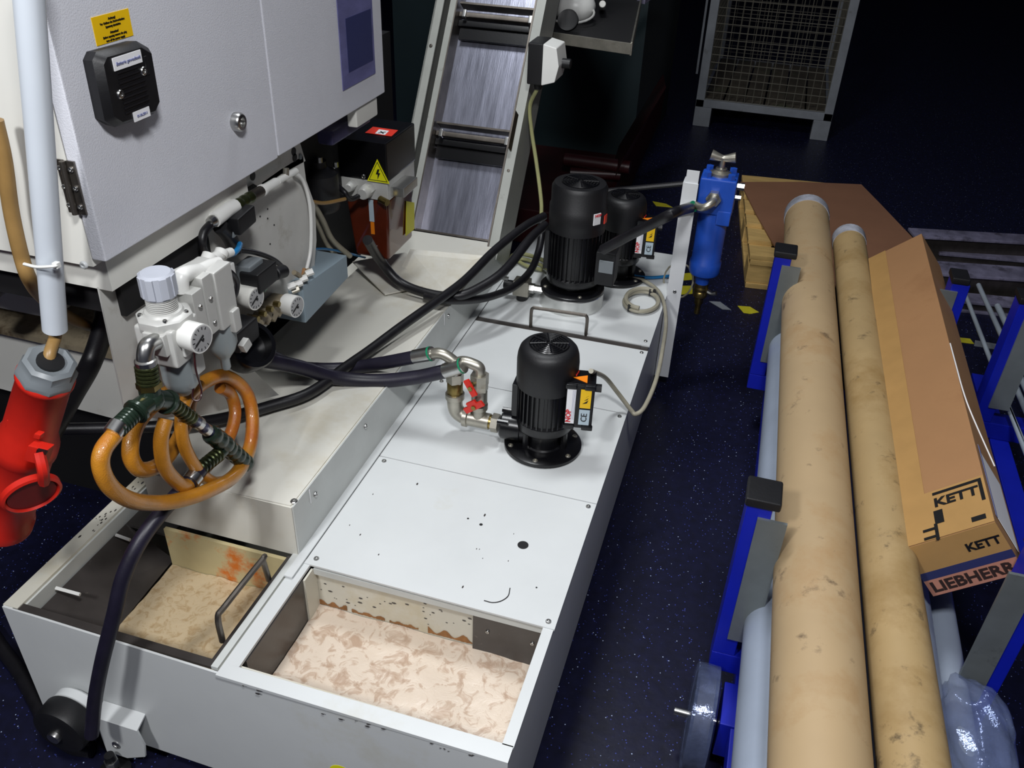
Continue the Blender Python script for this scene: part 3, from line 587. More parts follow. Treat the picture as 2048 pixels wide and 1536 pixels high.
# manifold block left of tall pump
mp_ = HZ(1040, 590, cz+.03); mbk = thing('valve_block', 'small steel valve block on the deck left of the tall pump', 'valve', (mp_.x, mp_.y, cz+.005))
c = V((mp_.x, mp_.y+.02, cz+.048)); MB().obox(c, (X, Y, Z), (.024, .02, .024), .003).build('block', 'galv', mbk)
MB().cyl(c+V((.02, 0, 0)), c+V((.038, 0, 0)), .015, seg=6).build('hex_nut', 'steel', mbk); MB().cyl(c+V((.038, 0, 0)), c+V((.075, 0, 0)), .012, seg=6).build('hex_nut', 'steel', mbk)
MB().cyl(c-V((.02, 0, 0)), c-V((.055, 0, 0)), .014, seg=10).build('plug_end', 'blackm', mbk); MB().cyl(c-Z*.024, c-Z*.040, .016, seg=12).build('foot', 'blackm', mbk)
MB().obox(c+V((-.055, 0, .018)), (X, Y, Z), (.012, .006, .004), .001).build('lever', 'steel', mbk)
# ================================================================== white post with blue filter
fp = thing('filter_post', 'upright flat white steel post at right rear edge of the tank', 'post', (-.17, 2.44, 0))
A = OX(1362, 352, -.185); B = OX(1392, 348, -.185)
zb_, zt_p = .055, .70
t = MB(); t.box((-.193, 2.40, zb_), (-.187, 2.452, zt_p)); t.box((-.187, 2.40, zb_), (-.150, 2.404, zt_p)); t.build('angle_post', 'post', fp)
t = MB(); t.box((-.187, 2.404, .60), (-.152, 2.410, .735)); t.build('mounting_plate', 'post', fp)
screw((-.17, 2.40, .62), -Y, fp, .008); screw((-.17, 2.40, .36), -Y, fp, .006)
bc = OY(1425, 395, 2.44); bf = thing('fluid_filter', 'bright blue cylindrical filter with T handle on the white post', 'filter', (bc.x, 2.46, .2))
fx = OY(1432, 400, 2.46).x; fy = 2.465; ztop = OY(1435, 350, 2.46).z; zcan = OY(1418, 420, 2.46).z; zbot = OY(1400, 548, 2.46).z
MB().obox((fx, fy, (ztop+zcan)/2), (X, Y, Z), (.052, .045, (ztop-zcan)/2), .007).build('head', 'blue', bf)
t = MB(); t.lathe((fx, fy, zbot), Z, [(.020, -.030), (.022, -.012), (.030, 0), (.044, .006), (.047, .014), (.047, .045), (.043, .05), (.043, zcan-zbot)], 32); bw = t.build('canister', 'blue', bf)
for k in range(4):
    a = PI/4+k*PI/2; MB().cyl((fx+math.cos(a)*.047, fy+math.sin(a)*.041, ztop-.005), (fx+math.cos(a)*.047, fy+math.sin(a)*.041, ztop+.014), .011, seg=6).build('cap_nut', 'blue', bf)
MB().cyl((fx, fy, ztop), (fx, fy, ztop+.05), .009).build('spindle', 'steel', bf)
MB().lathe((fx, fy, ztop), Z, [(.03, 0), (.03, .008), (.016, .014), (.016, .02)], 20).build('top_boss', 'galv', bf)
t = MB(); t.tube([(fx-.034, fy, ztop+.054), (fx, fy, ztop+.048), (fx+.034, fy, ztop+.054)], lambda s: .009+.006*abs(2*s-1), 10); t.build('t_handle', 'galv', bf)
pa = V((fx-.005, fy-.045, (ztop+zcan)/2+.002)); MB().cyl(pa, pa-Y*.022, .022, seg=6).build('port_nut', 'steel', bf)
ee = OY(1385, 415, 2.38); MB().tube([pa-Y*.012, pa-Y*.045, pa+V((-.022, -.055, -.014)), V((ee.x, 2.405, ee.z))], .011, 12).build('elbow', 'galv', bf)
q1_, q2_ = OY(1352, 424, 2.40), OY(1386, 413, 2.38); MB().tube([q1_, q2_], .0155, 12, False).build('ferrule', 'steel', bf); MB().tube([q2_, q2_+(q2_-q1_)*.06], .0162, 12, False).build('green_ring', 'greensleeve', bf)
MB().cyl((fx+.05, fy-.012, ztop-.022), (fx+.072, fy-.012, ztop-.022), .011, seg=6).build('side_plug', 'steel', bf)
MB().cyl((fx+.05, fy-.012, ztop-.055), (fx+.068, fy-.012, ztop-.055), .008, seg=6).build('side_plug', 'steel', bf)
MB().obox((fx+.030, fy-.035, zcan-.005), (X, Y, Z), (.02, .012, .022), .004).build('lug', 'blue', bf)
t = MB(); t.lathe((fx, fy, zbot-.03), -Z, [(.021, 0), (.021, .010), (.018, .012), (.022, .016), (.022, .024), (.018, .027), (.021, .031), (.021, .045), (.014, .05), (.013, .07), (.009, .075), (.009, .105)], 12); t.build('drain_fitting', 'brass', bf)
MB().tube([(fx+.018, fy, zbot-.055), (fx+.034, fy-.006, zbot-.058), (fx+.048, fy-.01, zbot-.052)], .007, 8).build('drain_cock', 'steel', bf)
cl = MB(); n = 18; cl.tube([V((-.20+.0*k, 2.47, .36))+V((.045*math.cos(2*PI*k/n), 0, .06*math.sin(2*PI*k/n)))+V((0.03, .01, .0)) for k in range(n+1)], .003, 6, False); o = cl.build('clear_tube_loop', 'cablegrey'); tag(o, 'thin clear tube loop behind lower part of the white filter post', 'tube')
# ================================================================== machine: cabinet
CX, CY, CZ0 = -.85, .905, 1.005; CZ1 = 2.0
cb = thing('electrical_cabinet', 'large pale grey electrical cabinet overhanging the tank at upper left', 'cabinet', (-1.2, 1.35, CZ0))
yE = OX(770, 182, CX).y; ys = OX(556, 300, CX).y
MB().box((-1.75, CY, CZ0-.012), (CX-.026, yE-.006, CZ1)).build('body', 'cabw', cb)
d1 = MB().box((CX-.024, CY-.002, CZ0), (CX, ys-.0018, CZ1), .003).build('door', 'cab', cb)
d2 = MB().box((CX-.024, ys+.0018, CZ0+.002), (CX, yE, CZ1), .003).build('door', 'cab', cb)
# hinge on the -Y side
hc = OY(140, 373, CY-.003); hn_ = MB()
Hh = .037; hn_.box((CX-.038, CY-.006, hc.z-Hh), (CX-.0275, CY-.003, hc.z+Hh)); hn_.box((CX-.0225, CY-.006, hc.z-Hh), (CX-.010, CY-.003, hc.z+Hh)); hn_.cyl((CX-.025, CY-.009, hc.z-Hh), (CX-.025, CY-.009, hc.z+Hh), .0042, seg=10); hg = hn_.build('hinge', 'darksteel', d1)
for k in (-1, 0, 1):
    for xx in (CX-.033, CX-.016): screw((xx, CY-.006, hc.z+k*.026), -Y, hg, .0042)
screw(OY(168, 530, CY-.014), -Y, cb, .006, 'tank')
# lock
lk = OX(470, 243, CX); t = MB(); t.lathe(V((CX, lk.y, lk.z)), X, [(.0155, 0), (.0155, .011), (.013, .014), (.008, .0145), (.007, .008)], 20); t.build('lock', 'steel', d1)
# breaker socket
def onX(x, y, X_=CX): p = OX(x, y, X_); return V((X_, p.y, p.z))
bp_ = [onX(187, 118), onX(195, 103), onX(280, 80), onX(300, 95), onX(320, 205), onX(315, 220), onX(255, 246), onX(232, 258), onX(213, 240)]
P4 = [(187, 122), (195, 104), (275, 82), (299, 96), (318, 207), (309, 228), (232, 255), (212, 242)]
t = MB(); q = [onX(*p, CX+.018) for p in P4]; cen = sum(q, V())/len(q); cen.x = CX; front = [cen+V((0, (p-cen).y, (p-cen).z))*.86+X*.026 for p in q]; bk = [cen+V((0, (p-cen).y, (p-cen).z))*.97 for p in q]; md = [cen+V((0, (p-cen).y, (p-cen).z))+X*.016 for p in q]
b_ = t.bm; R_ = [[b_.verts.new(p) for p in k] for k in (bk, md, front)]; n = len(q)
for A_, B_ in zip(R_, R_[1:]):
    for k in range(n): b_.faces.new((A_[k], A_[(k+1) % n], B_[(k+1) % n], B_[k]))
b_.faces.new(R_[0][::-1]); b_.faces.new(R_[-1]); bs = t.build('battery_box', 'blackm', d1, 'chamfered black plastic battery box')
yv_ = (onX(275, 82)-onX(195, 104)).normalized(); zv = Z
cx_ = cen
for k in range(9): MB().obox(cen+X*.0265+Z*(.020-.0065*k), (Y, Z, X), (.026, .0010, .0008)).build('embossed_line', 'rubber', bs)
for yy, zz in ((cen.y-.028, cen.z-.006), (cen.y+.026, cen.z+.012)): screw((CX+.0255, yy, zz), X, bs, .0065, 'steel')
MB().obox((CX+.022, cen.y+.034, cen.z+.018), (X, Y, Z), (.006, .003, .012), .001).build('clip', 'blackm', bs)
ft = sorted(front, key=lambda p: -p.z); 
tz = max(p.z for p in front); bz = min(p.z for p in front)
l1 = MB().box((CX+.026, cen.y-.030, tz-.019), (CX+.0272, cen.y+.027, tz-.003)).build('label_strip', 'paper', bs)
text('lettering', 'Batterie gewechselt', (CX+.0272, cen.y-.001, tz-.011), Y, Z, .0062, 'paleink', bs, 'CENTER')
MB().box((CX+.026, cen.y-.012, bz-.003), (CX+.0275, cen.y+.022, bz+.010)).build('label_strip', 'paper', bs)
text('lettering', '01.06.2011', (CX+.0275, cen.y+.005, bz+.0035), Y, Z, .005, 'paleink', bs, 'CENTER')
yl = [onX(181, 34), onX(256, 18), onX(266, 72), onX(193, 91)]
ys0 = (yl[0].y+yl[3].y)/2; ys1 = (yl[1].y+yl[2].y)/2; zs1 = (yl[0].z+yl[1].z)/2; zs0 = (yl[2].z+yl[3].z)/2
wl = MB().box((CX, ys0, zs0), (CX+.0008, ys1, zs1)).build('warning_label', 'yellow', d1, 'amber yellow warning label with black lettering')
for k, s in enumerate(('Achtung!', 'Vor Oeffnen des Steckverbinders', 'Spannung abschalten', 'Attention!', 'Before opening remove the plug', 'turn off the power supply')):
    text('lettering', s, (CX+.0008, (ys0+ys1)/2, zs1-.0055-(.0046*k)-(.003 if k > 2 else 0)), Y, Z, .0036 if k % 3 else .0040, 'ink', wl, 'CENTER')
# document sleeve
yd0, yd1 = onX(685, 180).y, onX(750, 148).y; zd = (onX(685, 180).z+onX(750, 148).z)/2
ds = MB().box((CX, yd0, zd), (CX+.002, yd1, 1.42), .0008).build('document_sleeve', 'folder', d2, 'violet grey document sleeve')
MB().box((CX+.002, yd0+.03, zd+.03), (CX+.0026, yd1-.01, zd+.135)).build('print_block', 'blueink', ds)
# under-cabinet slanted end
ue = MB().box((CX-.03, yE-.14, CZ0-.042), (CX-.006, yE-.03, CZ0-.001), .004).build('lower_skirt', 'cabw', cb)
t = MB(); t.box((CX-.30, CY+.02, CZ0-.06), (CX-.022, ys-.08, CZ0-.012)); t.build('under_channel', 'cabw', cb)
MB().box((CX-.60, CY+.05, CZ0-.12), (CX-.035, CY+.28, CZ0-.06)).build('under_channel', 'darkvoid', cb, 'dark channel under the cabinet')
# grey cylindrical bar below right end
a_, b__ = OX(665, 268, CX-.01), OX(722, 232, CX-.01); 
# ---- mounting plate with pneumatics
PX = -.895
pl = thing('pneumatics_plate', 'flat grey white mounting plate under the cabinet carrying air fittings', 'plate', (PX, 1.25, .5))
def onP(x, y, X_=PX): p = OX(x, y, X_); return V((X_, p.y, p.z))
out = [(197, 574), (207, 562), (300, 505), (420, 440), (560, 340), (606, 312), (612, 360), (630, 410), (633, 480), (628, 545), (600, 590), (545, 640), (500, 690), (497, 730), (528, 762), (558, 790), (400, 832), (254, 838)]
t = MB(); t.prism([onP(*p) for p in out], (-.003, 0, 0)); t.build('plate', 'plate', pl)
t = MB(); t.prism([onP(285, 470), onP(600, 285), onP(611, 322), onP(560, 350), onP(420, 450), onP(300, 515)], (-.004, 0, 0)); t.build('upper_strip', 'plate', pl)
for p in ((408, 409), (291, 477), (293, 492), (505, 352), (587, 303), (589, 315)):
    q = onP(*p); MB().lathe(V((PX, q.y, q.z)), X, [(.0085, 0), (.0085, .0012)], 14).build('hole', 'ink', pl)
q = onP(600, 313); MB().lathe(V((PX, q.y, q.z)), X, [(.006, 0), (.006, .002)], 12).build('plug', 'greyp', pl)
q1, q2 = onP(466, 404), onP(508, 378); d = (q2-q1).normalized(); MB().tube([q1, q2], .0105, 8, False).build('slot', 'ink', pl)
rr = random.Random(4)
for i in range(7):
    q = onP(312+i*4, 455+i*9); MB().box((PX, q.y, q.z-.0012), (PX+.0005, q.y+.02+.01*rr.random(), q.z+.0012)).build('print_line', 'paleink', pl)
for p in ((535, 418), (520, 433), (548, 450), (540, 488), (535, 437)):
    q = onP(*p); MB().lathe(V((PX, q.y, q.z)), X, [(.002, 0), (.002, .0008)], 8).build('pinhole', 'ink', pl)
q = onP(224, 572); MB().box((PX, q.y-.012, q.z-.001), (PX+.0006, q.y+.012, q.z+.001)).build('pen_mark', 'ink', pl)
MB().box((PX, q.y+.008, q.z-.004), (PX+.0006, q.y+.0095, q.z+.004)).build('pen_mark', 'ink', pl)
# white edge hose down the plate's right rim
hose('edge_tube', [onP(588, 345, PX+.012), onP(605, 360, PX+.012), onP(617, 395, PX+.012), onP(622, 440, PX+.012), onP(621, 500, PX+.012), onP(612, 545, PX+.015)], .004, 'whitep', 'white plastic tube curving down the right rim of the plate', 'tube')
# pale blue grey box behind lower right
t = MB(); tpz = .56
A1 = [OX(605, 573, -.86), OX(694, 510, -.86), OX(697, 555, -.86), OX(612, 647, -.86)]
t.prism([V((-.86, p.y, p.z)) for p in A1], (-.09, 0, 0), .003); o = t.build('drip_box', mat('pale_blue_grey_paint', S(140, 156, 166), .45, var=.05)); tag(o, 'pale blue grey box hanging under the plate beside the round gauge', 'box')
# ================================================================== white machine bed lower left
bd = thing('machine_bed', 'dirty white machine base with sloping ledge at far left under the cabinet', 'machine', (-1.6, 1.6, 0))
MB().prism([(-2.2, 1.25, .44), (-1.06, 1.25, .395), (-1.06, 1.25, .60), (-2.2, 1.25, .62)], (0, .25, 0)).build('base_casting', 'cabw', bd)
MB().prism([(-2.2, 1.20, .622), (-1.06, 1.20, .602), (-1.06, 1.50, .66), (-2.2, 1.50, .68)], (0, 0, .012)).build('ledge', 'grime', bd, 'grimy brown topped ledge')
MB().box((-2.2, 1.50, .40), (-1.14, 1.56, .98)).build('rear_panel', 'cabw', bd)
MB().box((-2.0, 1.40, 0), (-1.2, 1.56, .40)).build('floor_shade_block', 'darkvoid', bd)  # near-black block added in place of the shadowed floor under the bed
t = MB(); t.box((-2.2, 1.22, .66), (-1.32, 1.30, 1.02)); t.build('left_panel', 'cabw', bd)
q = OY(46, 669, 1.245); screw((q.x, 1.249, q.z), -Y, bd, .009, 'ink', 'black_plug')
q = OY(25, 550, 1.21); MB().cyl((q.x-.02, 1.22, q.z), (q.x+.01, 1.08, q.z), .028, seg=20).build('steel_spigot', 'steel', bd)
# dark machine mass behind plate
hm = thing('machine_underframe', 'near black machine underframe filling the space below the cabinet', 'machine', (-1.4, 2.0, 0))
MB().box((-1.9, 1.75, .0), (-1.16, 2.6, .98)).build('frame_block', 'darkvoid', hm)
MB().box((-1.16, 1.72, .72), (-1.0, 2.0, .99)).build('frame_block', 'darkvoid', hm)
MB().obox(OX(690, 250, CX-.06), (X, Y, Z), (.02, .10, .018), .008).build('lifting_bar', mat('dark_indigo_paint', S(52, 50, 82), .4), hm)
q = OX(640, 370, -.99); MB().lathe(q, Z, [(.04, -.06), (.045, -.05), (.045, .03), (.02, .045), (.02, .06)], 20).build('motor_can', 'blackm', hm)
for p in ((640, 325), (672, 334)):
    q = OX(*p, -.96); MB().cyl(q, q+Z*.012, .006, seg=6).build('bolt_head', 'steel', hm)
hose('tube_bundle', [OX(625, 405, -.95), OX(645, 440, -.96), OX(665, 480, -.97), OX(700, 512, -.96)], .007, 'cablegrey', 'clear tube bundle drooping below the cabinet behind the plate', 'tube')
hose('tube_bundle', [OX(622, 420, -.97), OX(638, 455, -.98), OX(655, 490, -.99), OX(685, 525, -.97)], .006, 'cablegrey', 'second clear tube beside the drooping bundle', 'tube')
hose('blue_air_line', [OX(610, 500, -.93), OX(650, 498, -.96), OX(690, 505, -.98), OX(730, 515, -1.0)], .003, 'bluetube', 'thin blue air line passing under the oil reservoir', 'tube')
hose('brown_hose', [OX(622, 403, -.94), OX(650, 406, -.94), OX(690, 398, -.93)], .0045, 'cabletan', 'short brown tube with white tag left of the oil reservoir', 'tube')
# ================================================================== lubrication unit
la = OY(775, 365, 1.90); lu = thing('lubrication_unit', 'black topped lubrication unit with amber oil reservoir in front of the chute', 'pump', (la.x, 1.98, .55))
fxR, fyF = la.x, 1.90
def lub(px_, py_): return OY(px_, py_, fyF)
lz1 = lub(775, 288).z; lz0 = lub(775, 366).z; lxl = lub(676, 340).x
MB().box((lxl, fyF, lz0), (fxR, fyF+.185, lz1), .004).build('black_hood', 'black', lu)
gz0 = lub(775, 405).z; MB().box((lxl+.004, fyF+.004, gz0), (fxR-.002, fyF+.18, lz0), .003).build('metal_band', 'silverp', lu)
MB().box((fxR-.002, fyF+.02, gz0+.01), (fxR+.035, fyF+.11, gz0+.035), .002).build('bracket', 'alu', lu)
bz0 = lub(740, 518).z; w0, w1 = lxl+.012, fxR-.006
t = MB(); t.hexa([(w0+.016, fyF+.010, bz0), (w1-.003, fyF+.010, bz0), (w1-.003, fyF+.17, bz0), (w0+.016, fyF+.17, bz0), (w0, fyF+.006, gz0), (w1, fyF+.006, gz0), (w1, fyF+.176, gz0), (w0, fyF+.176, gz0)], .008); rs = t.build('oil_reservoir', 'oil', lu, 'translucent amber oil reservoir')
fy2 = fyF+.008
q = lub(742, 440); MB().box((q.x-.007, fy2-.002, lub(742, 445).z), (q.x+.006, fy2, lub(742, 402).z)).build('sight_tube', 'greylab', rs)
MB().box((q.x-.005, fy2-.0015, lub(742, 470).z), (q.x+.005, fy2+.002, lub(742, 446).z)).build('float', 'orange', rs)
for (pa_, pb) in (((720, 428), (748, 433)), ((726, 490), (752, 495))):
    a, b = lub(*pa_), lub(*pb); 
    for yo in (0,): MB().tube([V((a.x, fy2+.000, a.z)), V((b.x, fy2+.000, a.z))], .0008, 5, False).build('level_mark', 'paper', rs)
MB().prism([OX(812, 402, w1+.001), OX(828, 405, w1+.001), OX(828, 458, w1+.001), OX(811, 472, w1+.001)], (.0012, 0, 0)).build('yellow_label', mat('olive_yellow_label', S(205, 200, 20), .45, var=.05), rs)
# warning triangle
tz0, tz1 = lub(757, 366).z+.004, lub(757, 322).z+.002; tx = lub(757, 345).x; yy = fyF-.0006
MB().prism([(tx-.029, yy, tz0), (tx+.027, yy, tz0), (tx-.001, yy, tz1)], (0, -.0008, 0)).build('warning_triangle', 'ink', lu)
def tri(s, y_, m, nm):
    cxx, czz = tx-.001, tz0+(tz1-tz0)*.36
    return MB().prism([(cxx-.028*s, y_, czz-(tz1-tz0)*.36*s), (cxx+.028*s, y_, czz-(tz1-tz0)*.36*s), (cxx, y_, czz+(tz1-tz0)*.64*s)], (0, -.0006, 0)).build(nm, m, lu)
tri(1.08, fyF-.0012, 'signyellow', 'warning_triangle'); tri(.90, fyF-.0018, 'ink', 'triangle_border'); tri(.80, fyF-.0024, 'signyellow', 'triangle_field')
bz_ = tz0+.006; MB().prism([(tx-.001, fyF-.003, bz_+.026), (tx+.005, fyF-.003, bz_+.027), (tx+.001, fyF-.003, bz_+.017), (tx+.006, fyF-.003, bz_+.017), (tx-.002, fyF-.003, bz_), (tx-.001, fyF-.003, bz_+.013), (tx-.006, fyF-.003, bz_+.013)], (0, -.0006, 0)).build('lightning_bolt', 'ink', lu)
tl = MB().prism([HZ(730, 266, lz1+.001), HZ(746, 254, lz1+.001), HZ(796, 261, lz1+.001), HZ(783, 273, lz1+.001)], (0, 0, .0008)).build('red_label', 'redlab', lu)
MB().prism([HZ(750, 267, lz1+.002), HZ(758, 259, lz1+.002), HZ(778, 262, lz1+.002), HZ(770, 270, lz1+.002)], (0, 0, .0006)).build('white_square', 'paper', tl)
pc = HZ(764, 265, lz1+.0028)
for s in (-1, 1): MB().obox(pc, (V((1, s, 0)), V((-s, 1, 0)), Z), (.010, .0018, .0004)).build('cross_mark', 'ink', tl)
for p, r, L_ in (((738, 378), .017, .045), ((705, 370), .012, .03)):
    q = lub(*p); q.y = fyF+.004; MB().cyl(q, q-Y*L_*.55, r, seg=6).build('gland_nut', 'silverp', lu); MB().lathe(q-Y*L_*.5, -Y, [(r*.95, 0), (r*.9, L_*.4), (r*.75, L_*.5), (r*.5, L_*.5)], 18).build('cable_gland', 'silverp', lu)
q = lub(738, 378); hose('unit_cable', [V((q.x, fyF-.015, q.z)), V((q.x-.02, fyF-.06, q.z-.008)), OY(690, 385, fyF-.08), OY(672, 365, fyF-.06), OY(668, 330, fyF-.02), OY(665, 310, fyF+.02)], .0065, 'rubber', 'black cable curling up from the lubrication unit glands', 'cable')
screw(lub(727, 353), -Y, lu, .006)
MB().cyl(lub(760, 398)-Y*.0, lub(778, 403)-Y*.01, .009, seg=10).build('outlet_fitting', 'brass', lu)
# ================================================================== air preparation unit (FRL)
fc = OX(330, 660, -.80)
fr = thing('air_service_unit', 'light grey air regulator and filter unit with ribbed adjusting knob on the plate', 'regulator', (fc.x, fc.y, .75))
def fpnt(x, y, X_=-.80): p = OX(x, y, X_); return p
k0 = fpnt(325, 612); kx, ky = -.80, k0.y
zk1 = fpnt(315, 540).z; zk0 = fpnt(322, 590).z; zs = fpnt(325, 625).z; zb1 = zs-.012; zb0 = fpnt(360, 725).z+.020; zbb = fpnt(360, 792).z+.012
t = MB(); t.lathe((kx, ky, zk0), Z, [(.023, 0), (.0245, .002), (.0245, (zk1-zk0)-.003), (.021, zk1-zk0), (.008, zk1-zk0), (.007, zk1-zk0-.0008)], 32)
for k in range(8):
    a = 2*PI*k/8+.2; dr = V((math.cos(a), math.sin(a), 0)); t.obox(V((kx, ky, (zk0+zk1)/2))+dr*.0245, (dr, V((-dr.y, dr.x, 0)), Z), (.0015, .0055, (zk1-zk0)/2-.003), .0008)
t.build('adjusting_knob', 'knob', fr)
t = MB(); H_ = zk0-zs; pr_ = []
for k in range(9): pr_ += [(.0205, H_*k/9), (.0225, H_*(k+.3)/9), (.0225, H_*(k+.6)/9), (.0205, H_*(k+.9)/9)]
t.lathe((kx, ky, zs), Z, pr_, 28); t.build('threaded_collar', 'silverp', fr)
t = MB(); t.lathe((kx, ky, zb1-.004), Z, [(.040, 0), (.041, .003), (.041, .013), (.038, .016), (.026, .018)], 8, PI/8); t.lathe((kx, ky, zb1-.006), Z, [(.030, .018), (.027, .023), (.024, .024)], 24); bn = t.build('bonnet', 'silverp', fr)
for a in (-.9, .3, 2.3, 3.9): screw((kx+math.cos(a)*.033, ky+math.sin(a)*.033, zb1+.0125), Z, bn, .0035)
MB().obox((kx, ky, (zb1+zb0)/2), (X, Y, Z), (.033, .033, (zb1-zb0)/2), .005).build('regulator_body', 'silverp', fr)
MB().obox((kx+.006, ky-.036, (zb1+zb0)/2+.01), (X, Y, Z), (.018, .005, .018), .002).build('port_block', 'silverp', fr)
MB().obox((kx+.034, ky+.002, (zb1+zb0)/2+.008), (X, Y, Z), (.004, .020, .026), .002).build('gauge_block', 'silverp', fr)
t = MB(); t.lathe((kx+.002, ky+.006, zbb), Z, [(.010, -.012), (.014, -.008), (.020, 0), (.026, .008), (.028, .02), (.028, zb0-zbb+.002)], 26); t.build('filter_bowl', 'bowl', fr)
MB().obox((kx+.030, ky+.012, zb0-.012), (X, Y, Z), (.008, .011, .018), .003).build('bowl_latch', 'silverp', fr)
# gauge builder
def gauge(parent, c, d, r, dep, name='pressure_gauge', m='whitep'):
    d = V(d).normalized(); g = MB().lathe(c, d, [(r*.92, 0), (r*.96, .002), (r, dep-.003), (r, dep), (r*.9, dep)], 30).build(name, m, parent)
    MB().lathe(V(c)+d*(dep-.002), d, [(r*.90, 0), (r*.90, .0022), (r*.2, .0026)], 30).build('dial', 'dial', g)
    x, y = frame(d); o2 = V(c)+d*(dep+.0012); MB().obox(o2+x*r*.25, ((x+y*.6), d.cross(x+y*.6), d), (r*.45, r*.05, .0006)).build('needle', 'ink', g)
    MB().lathe(V(c)+d*(dep+.001), d, [(r*.12, 0), (r*.1, .002)], 10).build('needle_hub', 'ink', g)
    t = MB()
    for k in range(11):
        a = -2.2+4.4*k/10; u = x*math.cos(a)+y*math.sin(a); t.obox(V(c)+d*(dep+.0006)+u*r*.74, (u, d.cross(u), d), (r*.09, r*.025, .0003))
    t.build('scale_marks', 'ink', g)
    return g
gd = V((1, -.15, 0))
gp = OX(372, 668, -.765); gauge(fr, gp, gd, .0225, .03)
# second module (filter) to the rear
m2y = ky+.075
q = OX(400, 640, -.79)
MB().obox((kx-.004, ky+.052, (zb1+zb0)/2+.012), (X, Y, Z), (.028, .013, .045), .002).build('spacer_block', 'silverp', fr)
MB().obox((kx-.004, ky+.080, (zb1+zb0)/2+.020), (X, Y, Z), (.028, .012, .050), .002).build('spacer_block', 'silverp', fr)
MB().obox((kx-.002, ky+.118, (zb1+zb0)/2+.016), (X, Y, Z), (.030, .024, .052), .004).build('filter_head', 'silverp', fr)
MB().obox((kx-.02, ky+.075, zb1+.018), (X, Y, Z), (.014, .05, .012), .004).build('top_port', 'whitep', fr)
t = MB(); t.lathe((kx, ky+.122, zbb-.002), Z, [(.006, -.034), (.008, -.030), (.008, -.014), (.013, -.006), (.020, .004), (.025, .018), (.026, zb0-zbb+.0)], 24); t.build('filter_bowl', 'bowl', fr)
MB().obox((kx+.028, ky+.126, zb0+.002), (X, Y, Z), (.007, .010, .02), .003).build('bowl_latch', 'silverp', fr)
for yy in (ky+.052, ky+.080):
    for zz in (.03, -.012): screw((kx+.024, yy, (zb1+zb0)/2+zz), X, fr, .0045)
# white push fittings on top
t = MB(); A = OX(362, 590, -.80); B_ = OX(372, 556, -.80)
t.tube([OX(362, 585, -.80), OX(362, 558, -.80), OX(372, 548, -.80), OX(398, 543, -.80)], .0125, 12, True, 5); t.tube([OX(395, 543, -.80), OX(420, 531, -.80), OX(437, 526, -.80)], .0105, 12, False); fg = t.build('push_fitting', 'whitep', fr)
t = MB(); t.tube([OX(350, 556, -.835), OX(395, 533, -.835)], .0125, 12, False); t.tube([OX(395, 533, -.835), OX(440, 510, -.835)], .0095, 12, False); t.lathe(OX(415, 523, -.835), (0, .7, .5), [(.0095, 0), (.013, .001), (.013, .012), (.0095, .013)], 14); t.lathe(OX(440, 512, -.835), (0, .7, .5), [(.010, 0), (.012, .001), (.012, .010), (.0095, .012)], 14); t.tube([OX(438, 512, -.835), OX(462, 504, -.835)], .008, 10, False); t.build('push_fitting', 'whitep', fr)
hose('blue_air_tube', [OX(455, 510, -.835), OX(468, 506, -.835), OX(476, 498, -.84), OX(480, 488, -.85)], .005, 'bluetube', 'short blue tube stub leaving the white push fittings', 'tube')
# inlet elbow on regulator
e0 = OX(334, 676, -.79)
tip = OX(291, 722, -.79)
t = MB(); t.tube([e0, OX(310, 683, -.79), OX(295, 692, -.79), OX(291, 706, -.79), tip], .0125, 14, True, 6); t.lathe((tip.x, tip.y, tip.z+.004), -Z, [(.0125, 0), (.0155, .002), (.0155, .010), (.0125, .012)], 16); t.build('inlet_elbow', 'steel', fr)
# ================================================================== Y distributor with couplings
yd = thing('hose_distributor', 'olive and dark green Y shaped hose distributor below the steel elbow', 'fitting', (tip.x, tip.y, tip.z-.05))
def coup(a, b, r, nm, m, par, ribs=5):
    a = V(a); b = V(b); L_ = (b-a).length; pr2 = []
    for k in range(ribs): pr2 += [(r*.86, L_*k/ribs), (r, L_*(k+.25)/ribs), (r, L_*(k+.7)/ribs), (r*.86, L_*(k+.9)/ribs)]
    pr2.append((r*.8, L_)); return MB().lathe(a, b-a, pr2, 20).build(nm, m, par)
DX = tip.x
def D(x, y, dx=0): return OX(x, y, DX+dx)
coup(D(292, 730), D(297, 768), .0165, 'threaded_coupling', 'olive', yd, 5)
MB().cyl(D(297, 765), D(299, 775), .0185, seg=6).build('hex_nut', 'brass', yd)
jc = D(303, 800)
t = MB(); t.tube([D(298, 772), D(300, 785), jc], .0155, 14); t.tube([jc, D(285, 812), D(268, 826)], .0155, 14, True, 4); t.tube([jc, D(322, 800), D(340, 806)], .0155, 14, True, 4); t.sphere(jc, .019)
for a, b in ((D(276, 820), D(268, 828)), (D(332, 803), D(343, 809))): t.lathe(a, b-a, [(.0155, 0), (.0195, .001), (.0195, .006), (.0155, .007)], 18)
t.build('y_body', 'dkgreen', yd)
coup(D(264, 829), D(232, 860), .0145, 'coupling', 'dkgreen', yd, 6)
coup(D(345, 808), D(385, 838), .0120, 'coupling', 'olive', yd, 6)
MB().tube([D(238, 848), D(224, 868)], .0135, 12, False).build('hose_clamp', 'steel', yd)
ln = MB(); ln.tube([D(382, 836), D(402, 850), D(420, 864)], .0085, 10); ln.build('blue_hose_piece', mat('dark_blue_hose', S(36, 40, 80), .4), yd)
MB().tube([D(392, 843), D(399, 848)], .0115, 12, False).build('hose_clamp', 'steel', yd); MB().tube([D(408, 856), D(415, 861)], .0105, 12, False).build('hose_clamp', 'steel', yd)
coup(D(420, 866), D(455, 893), .0165, 'tee_body', 'dkgreen', yd, 3)
